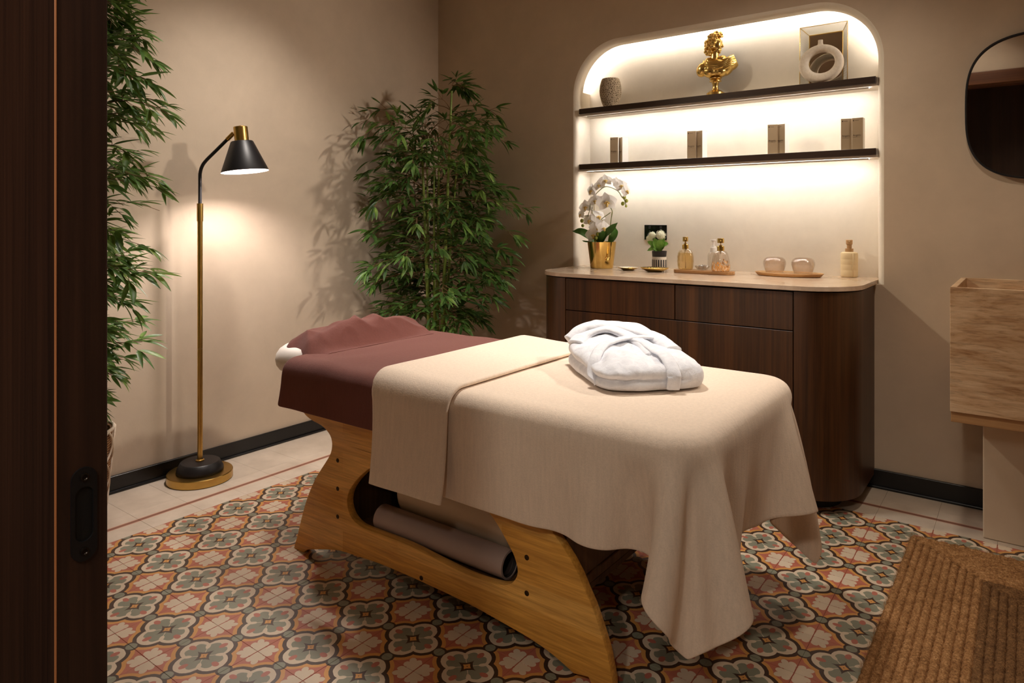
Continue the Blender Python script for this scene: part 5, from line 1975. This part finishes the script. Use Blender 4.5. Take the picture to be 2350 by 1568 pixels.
p = at(1810, 3.440, CT)
M_TRAYB = wood('bamboo_tray', rgb(158, 118, 70), rgb(192, 150, 98), rgb(214, 174, 122), 0, 0.7, 0.45)
ot = obj('oval_tray', lathe([(0, 0.0005), (0.140, 0.0005), (0.146, 0.003), (0.158, 0.0165), (0.1555, 0.0175), (0.148, 0.0125), (0, 0.0110)], p, 72, sy=0.60), M_TRAYB, smooth=40)
tag(ot, 'wide oval wooden tray carrying the two upturned glasses', 'tray')
for u, y, nm in ((1777.5, 3.440, 'left'), (1843, 3.445, 'right')):
    c = at(u, y, CT + 0.0118)
    g = obj('glass', lathe([(0.0400, 0.0005), (0.0415, 0.006), (0.0475, 0.024), (0.0525, 0.043), (0.0520, 0.056), (0.0465, 0.068), (0.036, 0.0755), (0.022, 0.0780), (0, 0.0775), (0, 0.0745), (0.022, 0.0748), (0.034, 0.072), (0.044, 0.064), (0.0495, 0.055), (0.050, 0.043), (0.0452, 0.024), (0.0392, 0.006)], c, 56), M_PINKGL, smooth=50, loc=c)
    tag(g, '%s of the two blush glasses turned upside down on the oval tray' % nm, 'glass', 'upturned glasses on the oval tray')

c = at(1949, 3.545, CT)
lot = thing('lotion_bottle', 'cream lotion bottle with tan pump at the right end of the worktop', 'bottle', c)
M_LOT = plain('ivory_plastic', rgb(226, 206, 166), 0.4, var=0.04)
M_TAN = plain('tan_plastic', rgb(172, 134, 92), 0.45)
lp_ = [(0, 0.0005), (0.033, 0.0005), (0.0355, 0.003), (0.0370, 0.008)]
for z in (0.008, 0.035, 0.060, 0.085): lp_ += [(0.0372, z + 0.0012), (0.0372, z + 0.0245 - 0.0012), (0.0368, z + 0.0245)]
lp_ += [(0.0360, 0.114), (0.030, 0.1175), (0.0175, 0.119), (0.0175, 0.121)]
obj('bottle_body', lathe(lp_, c, 40), M_LOT, lot, smooth=40)
fr = view_frame(c)
obj('label_seam', tube([c + fr[0] * 0.016 + fr[1] * 0.0337 + Vector((0, 0, 0.004)), c + fr[0] * 0.016 + fr[1] * 0.0337 + Vector((0, 0, 0.112))], 0.0016, 6), M_LOT, lot, smooth=True)
obj('collar', lathe([(0, 0.1195), (0.0178, 0.1195), (0.0178, 0.1345), (0, 0.135)], c, 28), M_TAN, lot, smooth=30)
obj('press_head', lathe([(0, 0.135), (0.0105, 0.135), (0.0110, 0.152), (0.0142, 0.155), (0.0145, 0.174), (0.013, 0.1755), (0, 0.176)], c, 28), M_TAN, lot, smooth=30)
obj('nozzle', lathe([(0.0032, 0), (0.0036, 0.004), (0.0022, 0.004), (0.0020, 0.001), (0, 0.001)], c + fr[1] * 0.0135 + Vector((0, 0, 0.169)), 14, fr[1]), M_LOT, lot, smooth=30)

# ================================================================== WASHSTAND, MIRROR, RUG
t = NT('travertine', 0.5)
v1 = t.world((1.8, 1.8, 10))
a1 = t.noise(v1, 1.6, 8, 0.66, 1.0)
a2 = t.noise(t.world((9, 9, 60)), 1.5, 6, 0.6, 0.6)
c_ = t.ramp(a1, [(0.30, rgb(140, 98, 62)), (0.40, rgb(190, 148, 106)), (0.52, rgb(218, 184, 146)), (0.66, rgb(232, 206, 172))])
t.color(t.mix(0.34, c_, t.ramp(a2, [(0.38, rgb(124, 86, 54)), (0.48, rgb(206, 168, 128)), (0.64, rgb(232, 204, 170))])))
t.bump(a2, 0.2, 0.004)
M_TRAV = t.m
SX, SY, SZ0, SZ1 = -0.226, 2.935, 0.506, 0.955
sx1 = 0.52
sink = thing('washstand', 'travertine trough washstand on a wood board and pale pedestal under the mirror', 'sink', (0.15, 3.19, 0))
tb = 0.020
bs = box(SX, sx1, SY, SY + tb, SZ0, SZ1, 0.0012, 1)
bs = box(SX, SX + tb, SY + tb, YB - 0.001, SZ0, SZ1, 0.0012, 1, bm=bs)
bs = box(sx1 - tb, sx1, SY + tb, YB - 0.001, SZ0, SZ1, 0.0012, 1, bm=bs)
bs = box(SX + tb, sx1 - tb, YB - tb - 0.001, YB - 0.001, SZ0, SZ1, 0.0012, 1, bm=bs)
bs = box(SX + tb, sx1 - tb, SY + tb, YB - tb - 0.001, SZ0, SZ0 + 0.30, bm=bs)
obj('basin', bs, M_TRAV, sink)
obj('wood_board', box(SX + 0.002, sx1 - 0.002, SY + 0.004, YB - 0.001, SZ0 - 0.037, SZ0 - 0.0006, 0.001, 1), wood('pale_board', rgb(150, 108, 68), rgb(178, 134, 90), rgb(198, 156, 110), 0, 1.0, 0.45), sink)
obj('pedestal', box(-0.137, 0.43, 3.136, YB - 0.026, 0.0005, SZ0 - 0.0376, 0.004, 2), plain('pale_pedestal', rgb(220, 204, 182), 0.55, var=0.04), sink)

mx_, mz_ = 0.095, 1.655
mhw, mhh, e_ = 0.307, 0.297, 2.0 / 3.1


def squircle(d, n=96):
    pts = []
    for k in range(n):
        a = 2 * PI * k / n
        pts.append((mx_ + (mhw - d) * math.copysign(abs(math.cos(a)) ** e_, math.cos(a)), mz_ + (mhh - d) * math.copysign(abs(math.sin(a)) ** e_, math.sin(a))))
    return pts


mirror = thing('wall_mirror', 'rounded wall mirror in a thin black frame above the washstand', 'mirror', (mx_, YB, mz_ - mhh))
obj('mirror_glass', prism(squircle(0.004), 'y', YB - 0.014, YB - 0.001), M_MIRROR, mirror)
b = BM()
rings = [[b.verts.new((x, y, z)) for x, z in squircle(d)] for d, y in ((0.0, YB - 0.001), (0.0, YB - 0.024), (0.0015, YB - 0.0255), (0.0060, YB - 0.0255), (0.0070, YB - 0.024), (0.0070, YB - 0.0135))]
for A, B in zip(rings, rings[1:]):
    for i in range(len(A)): b.faces.new((A[i], A[(i + 1) % len(A)], B[(i + 1) % len(A)], B[i]))
obj('frame', b, M_BLACKMETAL, mirror, smooth=40)

# braided jute rug: concentric plaits, each a part
rug = thing('jute_rug', 'braided brown jute rug lying on the tiles in front of the washstand', 'rug', (0.10, 2.25, 0))
RX0, RX1, RY0, RY1 = -0.354, 0.62, 1.46, 2.988


def jute(name, a, b_, c):
    t = NT(name, 0.95)
    n1 = t.noise(t.world((1, 1, 1)), 170, 3, 0.65, 0.4)
    n2 = t.noise(t.world((1, 1, 1)), 30, 3, 0.6)
    f = X(t, n1) * 0.7 + X(t, n2) * 0.3
    t.color(t.ramp(f.s, [(0.34, a), (0.5, b_), (0.66, c)]))
    t.bump(n1, 0.6, 0.004)
    t.b.inputs['Specular IOR Level'].default_value = 0.15
    return t.m


M_JUTE = jute('jute', rgb(104, 70, 40), rgb(148, 106, 66), rgb(190, 146, 100))
M_JUTED = jute('dark_jute', rgb(78, 52, 31), rgb(110, 78, 48), rgb(146, 108, 70))
PW = 0.0235
rj = random.Random(2)
nrow = int((RX1 - RX0) / 2 / PW)
for r_ in range(nrow):
    d = PW * (r_ + 0.5)
    rad = 0.012
    path_ = round_rect(RX0 + d, RX1 - d, RY0 + d, RY1 - d, min(rad, (RX1 - RX0) / 2 - d - 0.001), 3)
    P_ = []
    n = len(path_)
    for i in range(n):
        a, b_ = Vector((*path_[i], 0)), Vector((*path_[(i + 1) % n], 0))
        m_ = max(1, int((b_ - a).length / 0.0065))
        for k in range(m_): P_.append(a.lerp(b_, k / m_))
    bm_ = BM()
    rows = []
    dist = 0
    per = 0.034
    N_ = len(P_)
    for i, q in enumerate(P_):
        tdir = (P_[(i + 1) % N_] - P_[i - 1]).normalized()
        side = Vector((-tdir.y, tdir.x, 0))
        wb = 0.0016 * noise.noise(Vector((q.x * 9, q.y * 9, r_ * 3.1)))
        row = []
        for c in (-1, -0.72, -0.36, 0, 0.36, 0.72, 1):
            ph = dist / per + abs(c) * 0.42 + (0.5 if c > 0 else 0.0)
            st = abs(math.sin(PI * ph))
            h_ = (1 - abs(c) ** 2.4) * (0.0088 + 0.0048 * st) * (0.88 + 0.24 * noise.noise(Vector((q.x * 40, q.y * 40, c * 3 + r_)))) * (0.80 if abs(c) < 0.05 else 1) + 0.0012
            row.append(bm_.verts.new(q + side * (c * PW * 0.56 * (0.90 + 0.12 * st) + wb) + Vector((0, 0, h_))))
        rows.append(row)
        dist += (P_[(i + 1) % N_] - q).length
    for i in range(N_):
        A, B = rows[i], rows[(i + 1) % N_]
        for k in range(6): bm_.faces.new((A[k], A[k + 1], B[k + 1], B[k]))
    obj('braid', bm_, M_JUTED if r_ >= 10 else M_JUTE, rug, smooth=True)
obj('backing', box(RX0 + 0.004, RX1 - 0.004, RY0 + 0.004, RY1 - 0.004, 0.0003, 0.0028), M_JUTED, rug)
fb = BM()
for k in range(5200):
    x = rj.uniform(RX0 - 0.002, min(RX1, 0.12)); y = rj.uniform(2.0, RY1 + 0.002)
    if rj.random() < 0.25: x = RX0 + rj.uniform(-0.003, 0.004)
    elif rj.random() < 0.2: y = RY1 + rj.uniform(-0.004, 0.003)
    a = rj.uniform(0, 2 * PI); L = rj.uniform(0.006, 0.018)
    p0 = Vector((x, y, rj.uniform(0.006, 0.012)))
    dv = Vector((math.cos(a), math.sin(a), rj.uniform(0.0, 0.9))).normalized()
    sd = dv.cross(Vector((0, 0, 1))).normalized() * 0.00035
    v0, v1_, v2 = fb.verts.new(p0 - sd), fb.verts.new(p0 + sd), fb.verts.new(p0 + dv * L)
    fb.faces.new((v0, v1_, v2))
fo = obj('loose_fibres', fb, M_JUTE, rug)
fo['kind'] = 'stuff'
